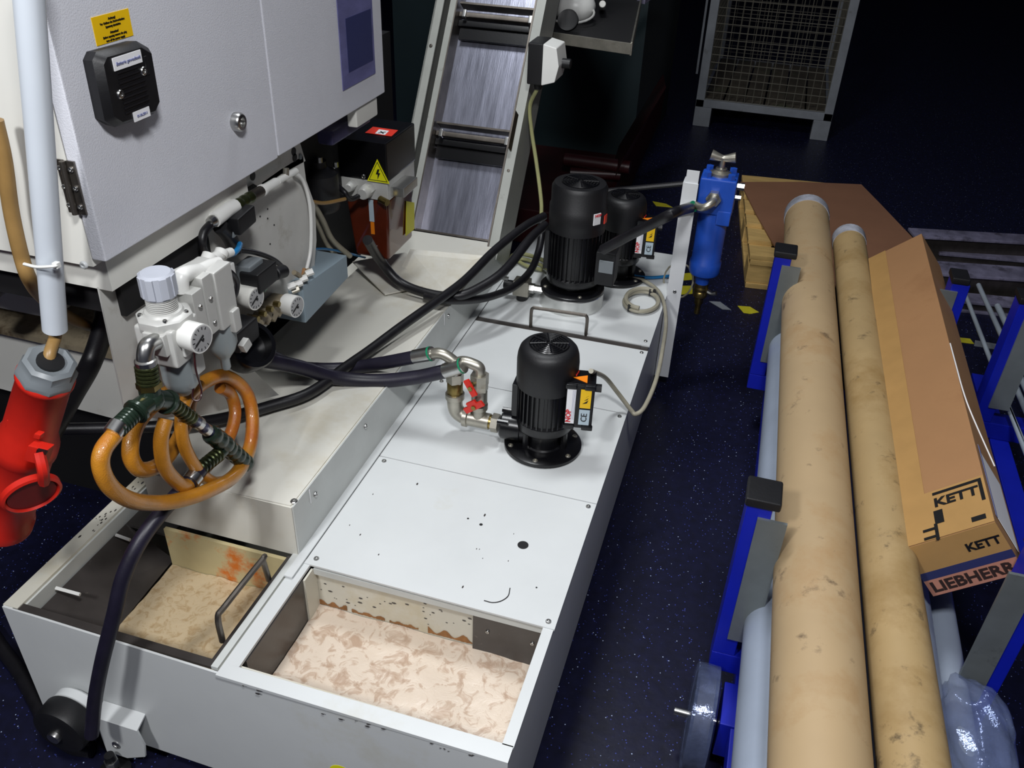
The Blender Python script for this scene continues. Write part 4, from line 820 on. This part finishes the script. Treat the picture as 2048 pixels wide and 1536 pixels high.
coup(D(452, 892), D(495, 930), .0160, 'coupling', 'dkgreen', yd, 5)
MB().tube([D(452, 893), D(436, 910)], .012, 12, False).build('tee_branch', 'dkgreen', yd)
coup(D(438, 908), D(398, 940), .0130, 'coupling', 'olive', yd, 6)
hose('floor_hose', [D(402, 938), D(385, 958), OX(340, 1005, DX-.01), OY(285, 1075, .80), OY(248, 1150, .76), OY(228, 1230, .735), OY(205, 1320, .72), OY(190, 1400, .715), OY(183, 1470, .70), ], .0125, 'purple', 'black hose hanging in front of the tank down to the castor')
MB().tube([D(390, 952), D(380, 965)], .0155, 12, False).build('hose_clamp', 'steel', yd)
MB().obox(D(389, 965), (Y, Z, X), (.012, .004, .004), .001).build('clamp_screw', 'steel', yd)
hose('floor_cable', hz_([(-60, 1200, .02), (0, 1290, .02), (40, 1345, .018), (75, 1410, .018), (100, 1455, .018), (140, 1490, .018), (185, 1500, .018)]), .015, 'rubber', 'black cable lying on blue floor left of the castor')
# amber coil
ch = [D(230, 868), D(206, 900), D(202, 935), D(222, 975), D(262, 1000), D(310, 1006), D(360, 1000, .01), D(420, 980, .02), D(470, 950, .01), D(498, 900, -.01), D(505, 840, -.03), D(495, 790, -.045), D(470, 762, -.055), D(440, 752, -.06), D(400, 770, -.06), D(380, 800, -.06), D(370, 850, -.055), D(330, 920, -.04), D(285, 940, -.03), D(262, 915, -.03), D(265, 870, -.035), D(285, 832, -.04), D(330, 790, -.05), D(375, 770, -.055)]
hose('coiled_hose', ch, .0125, 'hose', 'amber translucent braided hose, large outer loop of the coil', n=7)
ch2 = [D(332, 838, .0), D(322, 880, .0), D(328, 930, .0), D(352, 962, .0), D(375, 970, .0), D(415, 930, -.02), D(455, 880, -.04), D(470, 830, -.05), D(462, 790, -.06), D(440, 775, -.06)]
hose('coiled_hose', ch2, .0115, 'hose', 'amber hose middle loop hanging from right below the filter bowl', n=7)
ch3 = [D(400, 770, -.02), D(372, 800, -.015), D(362, 850, -.01), D(372, 900, -.005), D(400, 945, .0), D(430, 965, .0), D(465, 955, -.0), D(488, 930, -.02)]
hose('coiled_hose', ch3, .0105, 'hose', 'amber hose inner loop crossing in front of the others', n=7)
hose('drain_wire', [OX(388, 700, -.75), OX(392, 740, -.75), OX(403, 780, -.76), OX(398, 800, -.76), OX(385, 795, -.77), OX(390, 760, -.78)], .0016, 'maroon', 'thin dark red wire looping below the front gauge', 'wire', 6)
# ================================================================== fittings on the plate
tvc = onP(460, 435); tv = thing('pressure_switch', 'white and black pressure switch on an inclined fitting line high on the plate', 'switch', tvc)
XF = PX+.03
def F_(x, y, X_=XF): return OX(x, y, X_)
MB().tube([F_(428, 440), F_(455, 420), F_(470, 412)], .013, 12, False).build('white_body', 'whitep', tv)
MB().lathe(F_(428, 440), F_(420, 445)-F_(428, 440), [(.010, 0), (.010, .006), (.008, .014)], 14).build('swivel', 'steel', tv)
MB().obox(F_(478, 438, XF+.01), (V((0, .95, .1)), Z, X), (.028, .016, .018), .004).build('black_head', 'blackm', tv)
MB().obox(F_(470, 458, XF+.005), (V((0, .95, .1)), Z, X), (.022, .006, .010), .003).build('clear_base', 'greyp', tv)
coup(F_(472, 412), F_(505, 392), .011, 'fitting', 'olive', tv, 3)
MB().tube([F_(503, 393), F_(522, 382)], .010, 12, False).build('brown_nut', 'darksteel', tv)
MB().tube([F_(520, 383), F_(552, 364)], .0085, 12, False).build('white_pipe', 'whitep', tv)
MB().lathe(F_(522, 382), F_(552, 364)-F_(522, 382), [(.0085, 0), (.011, .001), (.011, .008), (.0085, .009)], 14).build('collar', 'whitep', tv)
MB().tube([F_(556, 362), F_(592, 342)], .0065, 10, False).build('white_pipe', 'whitep', tv)
MB().tube([F_(572, 352), F_(572, 336)], .006, 10, False).build('bleed_nipple', 'galv', tv)
hose('switch_hose', [F_(423, 447), F_(408, 465), F_(405, 490), F_(415, 515, PX+.02)], .0075, 'rubber', 'black hose curving down from the pressure switch', 'hose')
hose('black_cable', [F_(440, 452), F_(455, 468), F_(466, 490), F_(468, 505)], .0135, 'blackm', 'stubby black cable boot behind the blue tube stub', 'cable')
hose('black_cable', [F_(478, 500), F_(510, 505), F_(545, 518), F_(565, 535), F_(566, 548)], .005, 'rubber', 'thin black cable looping right to the solenoid connector', 'cable')
sv = thing('solenoid_valve', 'black solenoid valve with round connector low on the plate', 'valve', F_(520, 550))
MB().obox(F_(518, 552, XF+.015), (Y, Z, X), (.034, .020, .020), .004).build('coil_body', 'blackm', sv)
MB().obox(F_(500, 540, XF+.0), (Y, Z, X), (.024, .018, .016), .004).build('coil_body', 'greyp', sv)
MB().cyl(F_(548, 548, XF+.02), F_(568, 542, XF+.02), .013, seg=16, ch=.002).build('connector', 'blackm', sv)
MB().obox(F_(530, 566, XF+.015), (V((0, .9, .3)), Z, X), (.016, .006, .008), .001).build('green_cap', mat('pale_green', S(150, 180, 160), .5), sv)
s2 = thing('small_switch', 'small white sensor block with black cable behind the grey regulator', 'sensor', F_(450, 565))
MB().obox(F_(452, 560, XF+.015), (Y, Z, X), (.016, .030, .012), .003).build('housing', 'whitep', s2)
MB().tube([F_(440, 540, XF+.03), F_(462, 545, XF+.035), F_(474, 565, XF+.035), F_(470, 590, XF+.03), F_(460, 598, XF+.02)], .005, 8).build('cable', 'rubber', s2)
MB().cyl(F_(432, 552), F_(436, 566), .008, seg=8).build('brass_nipple', 'brass', s2)
g1 = thing('round_gauge', 'dirty round gauge in the middle of the lower plate', 'gauge', F_(490, 590)); gauge(g1, F_(478, 588, XF-.01), (1, -.15, 0), .0215, .04, 'case', 'cabw')
MB().obox(F_(466, 585, PX+.01), (Y, Z, X), (.015, .012, .014), .003).build('mounting', 'grime', g1)
g2 = thing('round_gauge', 'clean white gauge beside the pale blue grey box', 'gauge', F_(575, 608)); gauge(g2, F_(570, 607, XF-.0), (1, -.15, 0), .0225, .03, 'case')
MB().obox(F_(545, 610, PX+.015), (Y, Z, X), (.03, .012, .015), .003).build('mounting', 'grime', g2)
gm = thing('oily_manifold', 'oily brown brass manifold running down the lower plate edge', 'manifold', F_(520, 620))
t = MB()
rr = random.Random(9)
for k in range(8):
    tt = k/7; p = F_(468+tt*85, 668-tt*50, PX+.02); t.obox(p, (V((0, .8, .5)), V((0, -.5, .8)), X), (.014, .008+.006*rr.random(), .012), .003)
t.build('valve_row', 'grime', gm)
for k in range(6):
    tt = k/5; p = F_(478+tt*70, 655-tt*48, PX+.034); MB().cyl(p, p+X*.012, .006, seg=6).build('nut', 'brass', gm)
for p in ((590, 570), (600, 560), (612, 548), (583, 582), (575, 575)):
    q = F_(*p); MB().cyl(q, q+V((.012, .01, .004)), .007, seg=6).build('nut', rr.choice(['galv', 'brass', 'whitep']), gm)
for p, e in (((596, 572), (618, 540)), ((600, 552), (588, 545))): MB().tube([F_(*p), F_(*e)], .0055, 8, False).build('pipe_stub', 'grime', gm)
MB().obox(F_(608, 556, PX+.02), (V((0, .6, .8)), X, V((0, -.8, .6))), (.02, .004, .010), .002).build('tag', 'card', gm)
# black filter cup below manifold, where the thick hoses start
cup = thing('oil_filter_cup', 'glossy black round cup with clear rim where the thick hoses start', 'filter', HZ(500, 690, .5))
cpn = OX(505, 690, -.84); MB().lathe(cpn, V((.75, -.3, .6)), [(.03, -.05), (.045, -.045), (.047, .0), (.044, .006), (.036, .006), (.034, -.02)], 30).build('cup', 'black', cup)
MB().obox(OX(470, 665, -.86), (Y, Z, X), (.035, .022, .03), .006).build('cup_head', 'blackm', cup)
MB().obox(OX(490, 690, -.80), (V((.1, .9, .4)), V((0, -.4, .9)), X), (.010, .010, .006), .002).build('white_clip', 'silverp', cup)
# ================================================================== conduit, plug and hoses at far left
cd = thing('cable_conduit', 'pale grey plastic conduit pipe hanging in front of the cabinet side', 'conduit', OY(80, 300, .84))
a, b = OY(110, 658, .835), OY(58, 0, .835); dd = (b-a).normalized(); MB().lathe(a, dd, [(.0165, 0), (.0165, .52), ], 24, open_=True).build('pipe', 'conduit', cd)
MB().lathe(a, dd, [(.0145, .0005), (.0145, .03)], 24).build('pipe_bore', 'ink', cd)
MB().tube([OY(48+20*0, 528, .815), OY(75, 534, .812), OY(110, 532, .815), OY(116, 528, .83)], .0022, 6).build('cable_tie', 'whitep', cd)
MB().obox(OY(113, 530, .82), (X, Y, Z), (.004, .004, .004), .001).build('tie_head', 'whitep', cd)
hose('tan_hose', [OY(-10, 240, .87), OY(8, 320, .87), OY(22, 420, .87), OY(42, 510, .87), OY(60, 560, .88), OY(90, 600, 1.0), OY(150, 640, 1.1), OY(205, 660, 1.18)], .0105, 'cabletan', 'tan braided hose running behind the conduit pipe', 'hose')
pg = thing('power_plug', 'red industrial power coupling with grey gland and hinged lid at left edge', 'plug', OY(60, 880, .80))
PY = .80
pa0, pb0 = OY(92, 752, PY), OY(15, 1010, PY); ax = (pb0-pa0).normalized(); Lp = (pb0-pa0).length
t = MB(); t.lathe(pa0, ax, [(.036, -.004), (.039, 0), (.039, .006), (.036, .010), (.038, Lp*.38), (.046, Lp*.46), (.0465, Lp*.52), (.043, Lp*.54), (.044, Lp*.74), (.047, Lp*.77), (.047, Lp*.82), (.043, Lp*.84), (.043, Lp*1.08), (.047, Lp*1.1), (.047, Lp*1.16), (.040, Lp*1.17)], 36); bdp = t.build('plug_body', 'red', pg)
t = MB(); t.lathe(pa0-ax*.034, ax, [(.020, .004), (.029, 0), (.035, .004), (.035, .018), (.040, .024), (.040, .032)], 8); t.build('gland_nut', 'greyp', pg)
t = MB(); t.lathe(pa0-ax*.0342, ax, [(.018, 0), (.018, .004)], 20); t.build('gland_bore', 'ink', pg)
hose('supply_cable', [a+dd*.03, a-dd*.01, OY(100, 705, PY+.01), pa0-ax*.02], .0085, 'cabletan', 'tan power cable between conduit pipe and red plug', 'cable')
# latch + lid
sx, sy = frame(ax)
lt = OY(78, 905, PY-.04); MB().obox(lt, (X, ax, ax.cross(X)), (.017, .019, .008), .002).build('latch_housing', 'red', pg)
MB().obox(OY(84, 903, PY-.05), (X, ax, ax.cross(X)), (.008, .0035, .002)).build('latch_slot', 'ink', pg)
MB().tube([OY(78, 905, PY-.052), OY(86, 940, PY-.062), OY(88, 965, PY-.055)], .008, 8).build('latch_arm', 'red', pg)
lc = OY(62, 985, PY-.05); ln_ = (V((.25, -.55, .35))).normalized(); t = MB(); ln_ = ((O-lc).normalized()*.45+(_R*.4-_U*.9)*.9).normalized(); t.lathe(lc, ln_, [(.038, -.006), (.042, -.003), (.042, .006), (.038, .008), (.034, .002)], 36); ld = t.build('hinged_lid', 'red', pg)
MB().lathe(lc, ln_, [(.034, .001), (.034, .0045)], 30).build('lid_seal', 'dkred', ld)
q = OY(78, 870, PY-.036); MB().obox(q, (X, ax, Y), (.006, .006, .005), .002).build('nib', 'red', pg)
MB().obox(OY(20, 845, PY-.03), (X, ax, Y), (.004, .008, .004), .001).build('nib', 'red', pg)
hose('thick_black_hose', [OY(215, 600, 1.16), OY(205, 660, 1.14), OY(180, 730, 1.10), OY(145, 790, 1.02), OY(110, 850, .95), OY(80, 900, .92)], .019, 'rubber', 'thick black hose curving behind the red plug')
# ================================================================== mesh cage
cg = thing('mesh_cage', 'grey steel box pallet with wire mesh walls and plank floor at back', 'cage', (-.04, 6.0, 0))
x0, x1, ya, yb = -.43, .362, 5.40, 6.60; zb = .115
for (x, y) in ((x0, ya), (x1, ya), (x0, yb), (x1, yb)):
    sx_ = 1 if x == x0 else -1; sy_ = 1 if y == ya else -1
    MB().box((min(x, x+sx_*.05), min(y, y+sy_*.04), zb), (max(x, x+sx_*.05), max(y, y+sy_*.04), .97), .003).build('corner_post', 'cagep', cg)
    MB().box((min(x, x+sx_*.10), min(y, y+sy_*.09), 0), (max(x, x+sx_*.10), max(y, y+sy_*.09), zb), .004).build('foot', 'cagep', cg)
for y in (ya, yb-.04): MB().box((x0, y, zb), (x1, y+.04, zb+.045), .003).build('base_rail', 'cagep', cg); MB().box((x0, y, .93), (x1, y+.04, .97), .003).build('top_rail', 'cagep', cg)
for x in (x0, x1-.04): MB().box((x, ya, zb), (x+.04, yb, zb+.045), .003).build('base_rail', 'cagep', cg); MB().box((x, ya, .93), (x+.04, yb, .97), .003).build('top_rail', 'cagep', cg)
for k in range(6):
    xa = x0+.045+k*.119; MB().box((xa, ya+.04, zb+.03), (xa+.108, yb-.04, zb+.045)).build('floor_plank', 'cagewood', cg)
def wires(P, Q, R_, nu, nv):
    P, Q, R_ = V(P), V(Q), V(R_); t = MB()
    for i in range(nu+1): a = P+(Q-P)*i/nu; t.tube([a, a+(R_-P)], .0024, 4, False)
    for i in range(nv+1): a = P+(R_-P)*i/nv; t.tube([a, a+(Q-P)], .0024, 4, False)
    return t.build('wire_mesh', 'mesh', cg)
wires((x0+.05, ya+.02, zb+.045), (x1-.05, ya+.02, zb+.045), (x0+.05, ya+.02, .93), 15, 18)
wires((x0+.05, yb-.02, zb+.045), (x1-.05, yb-.02, zb+.045), (x0+.05, yb-.02, .93), 15, 18)
wires((x0+.02, ya+.05, zb+.045), (x0+.02, yb-.05, zb+.045), (x0+.02, ya+.05, .93), 23, 18)
wires((x1-.02, ya+.05, zb+.045), (x1-.02, yb-.05, zb+.045), (x1-.02, ya+.05, .93), 23, 18)
MB().tube([(x0-.02, ya+.02, .30), (x0-.022, ya+.02, .80)], .007, 6, False).build('side_latch_rod', 'cagep', cg)
# ================================================================== dark machine behind conveyor, tray with flask
dm = thing('dark_machine', 'dark teal machine column with maroon guard behind the chute, shade put into its colours', 'machine', (-.9, 4.6, 0))
MB().box((-1.9, 4.3, .0), (-.62, 5.6, 2.2)).build('column', 'teal', dm)
MB().prism([HZ(1332, 175, .55), HZ(1320, 240, .40), HZ(1262, 370, .10), HZ(1225, 372, .12), HZ(1238, 330, .30)], V((-.05, .25, 0))).build('sloping_guard', 'maroon', dm)
MB().box((-1.5, 3.35, .0), (-.60, 4.2, .16), .01).build('base', 'maroon', dm)
MB().tube([HZ(1130, 318, .25), HZ(1260, 335, .25)], .03, 14, False).build('roller', 'maroon', dm)
MB().tube([HZ(1140, 345, .2), HZ(1240, 350, .2)], .025, 14, False).build('roller', 'maroon', dm)
MB().tube([OY(1200, 383, 2.75), OY(1390, 365, 2.75)], .009, 8, False).build('rod', 'rubber', dm)
tr = thing('steel_tray_frame', 'angled bare steel tray frame beside top of the chute', 'frame', HZ(1255, 100, .95))
zt2 = .95; c1_, c2_, c3_, c4_ = HZ(1262, 98, zt2), HZ(1084, 72, zt2), HZ(1282, 2, zt2), HZ(1100, -60, zt2)
def bar(a, b, h, w_, nm, m, par, z0=0):
    a = V(a); b = V(b); d = (b-a).normalized(); s = d.cross(Z).normalized(); return MB().obox((a+b)/2+Z*z0, (d, s, Z), ((b-a).length/2, w_, h), .001).build(nm, m, par)
bar(c2_, c1_, .017, .003, 'front_angle', 'galv', tr); bar(c1_, c3_, .020, .003, 'side_angle', 'galv', tr)
bar(c3_, c3_+V((.09, .30, .06)), .010, .018, 'top_flange', 'beam', tr)
MB().prism([c2_, c1_, c3_, c4_], (0, 0, -.004)).build('tray_floor', 'darkvoid', tr)
fk = thing('round_shell', 'white rounded shell with dark opening and clear rim in the steel tray', 'shell', HZ(1145, 40, .96))
q = HZ(1148, 12, 1.0); MB().sphere(q, .066, (1.15, 1, .85), 24).build('shell', 'whitep', fk)
t = MB(); n = 28; t.tube([HZ(1143, 26, .985)+V((.078*math.cos(2*PI*k/n), .072*math.sin(2*PI*k/n), .02*math.sin(2*PI*k/n))) for k in range(n+1)], .004, 8, False); t.build('clear_rim', 'silverp', fk)
MB().lathe(HZ(1137, 42, .99), V((0, -.8, .4)), [(.034, 0), (.034, .014), (.028, .012)], 24).build('dark_opening', 'ink', fk)
MB().cyl(HZ(1205, 15, .96), HZ(1205, 8, 1.0), .012, seg=12, ch=.002).build('small_cap', 'cabw', fk)
# ================================================================== pallet with cardboard sheet
pt_ = thing('wooden_pallet', 'pale wooden pallet under the brown cardboard sheet behind the trolley', 'pallet', (.32, 3.6, 0))
ay = (HZ(1478, 400, .14)-HZ(1492, 560, .14)); ay.z = 0; ay.normalize(); ax_ = V((ay.y, -ay.x, 0)); o0 = HZ(1487, 575, .0)
def pp(u, v, z): return o0+ax_*u+ay*v+Z*z
for k in range(6): MB().obox(pp(.26, .05+k*.165, .132), (ax_, ay, Z), (.26, .060 if k % 2 else .048, .010), .002).build('deck_board', 'wood', pt_)
for k in range(3): 
    MB().obox(pp(.05+k*.21, .46, .111), (ax_, ay, Z), (.045, .46, .011), .002).build('stringer_board', 'wood', pt_)
    MB().obox(pp(.05+k*.21, .46, .011), (ax_, ay, Z), (.045, .46, .011), .002).build('bottom_board', 'wood', pt_)
    for j in range(3): MB().obox(pp(.05+k*.21, .06+j*.40, .061), (ax_, ay, Z), (.048, .055, .039), .003).build('block', 'wood', pt_)
zc_ = .146
P = [HZ(*q, zc_) for q in ((1480, 366), (1600, 366), (1722, 371), (1760, 410), (1850, 505), (1842, 545), (1700, 580), (1595, 560), (1545, 488), (1512, 430))]
t = MB(); t.prism(P, (0, 0, .006)); o = t.build('cardboard_sheet', 'cardd'); tag(o, 'flat brown cardboard sheet lying on the wooden pallet', 'cardboard')
# ================================================================== steel beams right
def beam(a, b, lab, zt3=.12, wd=.09):
    A_, B_ = HZ(*a, zt3), HZ(*b, zt3); B_ = A_+(B_-A_)*1.35; d = (B_-A_).normalized(); s = V((-d.y, d.x, 0))
    th_ = thing('steel_beam', lab, 'beam', (A_+B_)/2-Z*(zt3), 'worn steel beams lying parallel on the floor')
    MB().obox((A_+B_)/2+s*wd*.5-Z*.006, (d, s, Z), ((B_-A_).length/2, wd/2, .006), .002).build('top_flange', 'beam', th_)
    MB().obox((A_+B_)/2+s*wd*.5-Z*(zt3/2+.003), (d, s, Z), ((B_-A_).length/2, wd*.30, (zt3-.018)/2)).build('web', 'darksteel', th_)
    MB().obox((A_+B_)/2+s*wd*.5-Z*(zt3-.005), (d, s, Z), ((B_-A_).length/2, wd/2, .005), .002).build('bottom_flange', 'beam', th_)
beam((1830, 472), (2040, 484), 'steel beam farthest from the trolley, right of the cardboard sheet')
beam((1850, 545), (2040, 558), 'broader steel beam nearer the trolley, just behind the second blue post', wd=.12)
beam((1880, 506), (2040, 520), 'dim steel beam lying between the other two beams', zt3=.05, wd=.07)
beam((1905, 600), (2030, 612), 'low grey steel beam nearest the thin rods', zt3=.05, wd=.08)
# ================================================================== trolleys
def upright(root, x, y, z0, z1, face):
    """blue channel post with grey plate on its face side (+1 => plate to +X)."""
    r = MB(); r.box((x-.022, y-.03, z0), (x+.022, y+.03, z1), .003); pb = r.build('blue_post', 'dkblue', root)
    MB().box((x+(.000 if face > 0 else -.050), y-.036, z0+.05), (x+(.050 if face > 0 else -.004), y-.030, z1-.02)).build('galvanised_face', 'postin', pb)
    MB().box((x-.026, y-.034, z1), (x+.040*max(face, .6)-.006, y+.034, z1+.018), .004).build('black_cap', 'blackm', pb)
    return pb
tr1 = thing('pipe_trolley', 'blue post trolley carrying the long cardboard tubes and box', 'trolley', (.33, 1.6, 0))
zB = .20
for (x, y) in ((.112, 1.235), (.112, 2.30)): upright(tr1, x, y, zB, .575, 1)
for (x, y) in ((.560, 2.30), (.560, 1.235)): upright(tr1, x, y, zB, .575, -1)
for y in (1.235, 2.30): MB().box((.09, y-.03, zB-.05), (.582, y+.03, zB), .003).build('cross_beam', 'dkblue', tr1)
for x in (.17, .50): MB().box((x-.025, .70, zB-.10), (x+.025, 2.55, zB-.05), .003).build('long_beam', 'dkblue', tr1)
MB().box((.125, 1.08, .06), (.17, 1.18, .155), .003).build('castor_bracket', 'dkblue', tr1)
def castor(x, y, root, r=.075, wrap=False):
    w_ = MB().lathe((x-.02, y, r), X, [(r*.8, 0), (r, .005), (r, .035), (r*.8, .04)], 30).build('castor_wheel', 'film' if wrap else 'blackm', root)
    MB().cyl((x-.05, y, r), (x+.03, y, r), .008, seg=10).build('axle', 'steel', w_); return w_
cw_ = castor(.092, 1.125, tr1, .100); MB().lathe((.067, 1.125, .102), X, [(.090, 0), (.101, .004), (.102, .025), (.101, .046), (.090, .05)], 30).build('film_wrap', 'film', cw_, 'crumpled clear film wrapped round the wheel')
castor(.52, 1.0, tr1, .07); castor(.20, 2.4, tr1, .07); castor(.50, 2.4, tr1, .07)
# tubes
def longtube(name, a, b, r, m, lab, capm=None, wall=.006):
    a, b = V(a), V(b); d = (b-a); L_ = d.length; t_ = thing(name, lab, 'tube', (a+b)/2-Z*r)
    MB().lathe(a, d, [(r-wall, .03), (r-wall, 0), (r, 0), (r, L_), (r-wall, L_)], 40).build('tube_wall', m, t_)
    if capm:
        n_ = d.normalized(); MB().lathe(b-n_*.05, n_, [(r+.0015, 0), (r+.003, .02), (r+.002, .052), (r*.8, .062), (r*.3, .058)], 30).build('film_cap', capm, t_)
    return t_
zt1 = .455
A_ = HZ(1640, 1560, zt1); B_ = HZ(1613, 430, zt1)
A_ = A_+(A_-B_).normalized()*.35
longtube('cardboard_tube', A_, B_, .0705, 'tube', 'widest long tan cardboard tube with clear film over far end', 'filmcap')
zt2_ = .452
A2_ = HZ(1828, 1540, zt2_); B2_ = HZ(1697, 478, zt2_); A2_ = A2_+(A2_-B2_).normalized()*.35
longtube('cardboard_tube', A2_, B2_, .0490, 'tube2', 'narrower stained tan cardboard tube between wide tube and carton', 'filmcap')
A3 = HZ(1560, 1536, .30); B3 = HZ(1590, 640, .30); A3 = A3+(A3-B3).normalized()*.3
longtube('plastic_pipe', V((.205, .45, .303)), V((.190, 2.45, .303)), .065, 'pvc', 'grey plastic pipe lying lowest under left side of the widest tube')
longtube('plastic_pipe', V((.405, .55, .306)), V((.40, 2.40, .306)), .068, 'pvc', 'grey plastic pipe lying under the stained tube and carton')
longtube('plastic_pipe', V((.505, .75, .268)), V((.50, 2.35, .268)), .030, 'pvc', 'slim grey plastic pipe below right of the carton')
# support so tubes rest
for y in (1.235, 2.30): MB().box((.15, y-.025, zB), (.53, y+.025, .238)).build('bed_pad', 'blackm', tr1)
# film bundle lower right
t = MB(); fcx = HZ(1950, 1470, .34); g = bmesh.ops.create_icosphere(t.bm, subdivisions=4, radius=.075)
for v in g['verts']:
    n_ = v.co.normalized(); k = 1+.07*math.sin(n_.x*6+n_.y*5)+.05*math.sin(n_.z*9+n_.x*5)+.02*math.sin(n_.y*19)
    v.co = V((v.co.x*.78*k, v.co.y*1.5*k, v.co.z*.6*k))+fcx
o = t.build('plastic_film_bundle', 'film'); tag(o, 'crumpled clear plastic film bundle at lower right beside the tubes', 'film')
# carton
Yn, Yf = 1.285, 2.66
e = [OY(1805, 1098, Yn), OY(1990, 1043, Yn), OY(2024, 1140, Yn), OY(1884, 1196, Yn)]
uu = (e[1]-e[0]); hz2 = uu.length; un = uu.normalized(); vn_ = V((un.z, 0, -un.x)); vn_ = -vn_ if vn_.z > 0 else vn_; vv = vn_*((e[3]-e[0]).dot(vn_)*.5+(e[2]-e[1]).dot(vn_)*.5)
un = V((un.x, 0, un.z)).normalized(); E0 = V((e[0].x, Yn, e[0].z)); E1 = E0+un*hz2; E3 = E0+vv; E2 = E1+vv
far0 = HZ(1737, 518, E0.z); drift = (far0-E0)*(1/(far0.y-E0.y)); Ld = V(((far0.x-E0.x)/(far0.y-E0.y), 1, 0))*(far0.y-E0.y)
cn = thing('cardboard_carton', 'long brown cardboard carton with printed lettering on its near end', 'box', (E0+E2)/2+Ld*.5-Z*.05)
MB().hexa([E3, E2, E2+Ld, E3+Ld, E0, E1, E1+Ld, E0+Ld], .002).build('carton_body', 'card', cn)
nU = -vv.normalized(); nR = un
ldn = Ld.normalized()
def topq(u0, u1, l0, l1, m, nm, lift=.0012, par=cn): 
    return MB().prism([E0+un*hz2*u0+ldn*l0+nU*lift, E0+un*hz2*u1+ldn*l0+nU*lift, E0+un*hz2*u1+ldn*l1+nU*lift, E0+un*hz2*u0+ldn*l1+nU*lift], nU*.0006).build(nm, m, par)
topq(.0, 1, -.0, .128, 'tape', 'tape_band'); topq(.0, .33, .128, Ld.length, 'tape', 'tape_strip', .0009)
topq(.42, .93, .114, .121, 'ink', 'printed_bracket', .0022); 
for (u0, u1, l0, l1) in ((.93, .97, .06, .121), (.40, .50, .035, .07)): topq(u0, u1, l0, l1, 'ink', 'printed_bracket', .0022)
text('lettering', 'KETT', E0+un*hz2*.42+ldn*.090+nU*.0022, un, ldn, .033, 'ink', cn, bold=.03)
text('lettering', 'TT', E0+un*hz2*.33+ldn*.035+nU*.0022, -ldn, un, .034, 'ink', cn, bold=.04)
topq(.78, .93, .012, .024, 'ink', 'printed_bracket', .0022)
# near end face: outward -Y-ish
nF = -ldn; vn2 = vv.normalized(); vl = vv.length
def endq(u0, u1, v0, v1, m, nm, lift=.0012):
    a = lambda u, v: E0+un*hz2*u+vv*v+nF*lift
    return MB().prism([a(u0, v0), a(u1, v0), a(u1, v1), a(u0, v1)], nF*.0006).build(nm, m, cn)
endq(0, 1, 0, .55, 'tape', 'tape_band'); endq(0, 1, .53, .68, 'blueink', 'printed_band', .0016); endq(0, 1, .68, 1.0, 'pinkcard', 'tape_band')
text('lettering', 'LIEBHERR', E0+un*hz2*.04+vv*.84+nF*.002, un, -vn2, hz2*.212, 'brownink', cn, bold=.03)
text('lettering', 'KETT', E0+un*hz2*.60+vv*.30+nF*.002, un, -vn2, .024, 'ink', cn, bold=.03)
# side: label + white torn tape
a = lambda l, v: E1+ldn*l+vv*v+nR*.0012
MB().prism([a(.03, .15), a(.03, .85), a(.22, .85), a(.22, .15)], nR*.0006).build('address_label', 'paper', cn)
MB().prism([a(.03, .10), a(.03, .16), a(.24, .16), a(.24, .10)], nR*.0006).build('film_edge', 'paleink', cn)
t = MB(); t.tube([a(.62, .0), a(.52, .02), a(.42, .06), a(.36, .25), a(.28, .85)], .0013, 5); t.build('torn_tape_edge', 'paper', cn)
# ================================================================== second trolley with rods
tr2 = thing('rod_trolley', 'second blue post trolley at right edge holding thin rods', 'trolley', (1.1, 2.0, 0))
r_ = MB(); 
for (x, y) in ((.720, 2.27),): upright(tr2, x, y, .20, .56, 1)
upright(tr2, 1.30, 2.27, .20, .56, -1); upright(tr2, .72, 1.25, .20, .56, 1); upright(tr2, 1.30, 1.25, .20, .56, -1)
for y in (1.25, 2.27): MB().box((.70, y-.03, .15), (1.32, y+.03, .20), .003).build('cross_beam', 'dkblue', tr2)
for x in (.78, 1.24): MB().box((x-.025, .9, .11), (x+.025, 2.6, .15), .003).build('long_beam', 'dkblue', tr2); castor(x, 1.0, tr2, .055); castor(x, 2.5, tr2, .055)
for k, (a, b, r) in enumerate((((1925, 575), (2050, 900), .007), ((1957, 570), (2075, 830), .008), ((1995, 612), (2100, 830), .010), ((2030, 770), (2110, 960), .008), ((2010, 800), (2100, 1010), .007))):
    A_ = HZ(*a, .235); B_ = HZ(*b, .235); t = MB(); t.tube([A_, B_+(B_-A_)*.5], r, 10, False); o = t.build('steel_rod', 'rod')
    tag(o, ['bright thin steel rod, leftmost on the second trolley', 'steel rod second from the left on the second trolley', 'thickest steel rod on the second trolley, third from left', 'steel rod emerging right of the blue post at frame edge', 'lowest steel rod showing near the right frame edge'][k], 'rod')
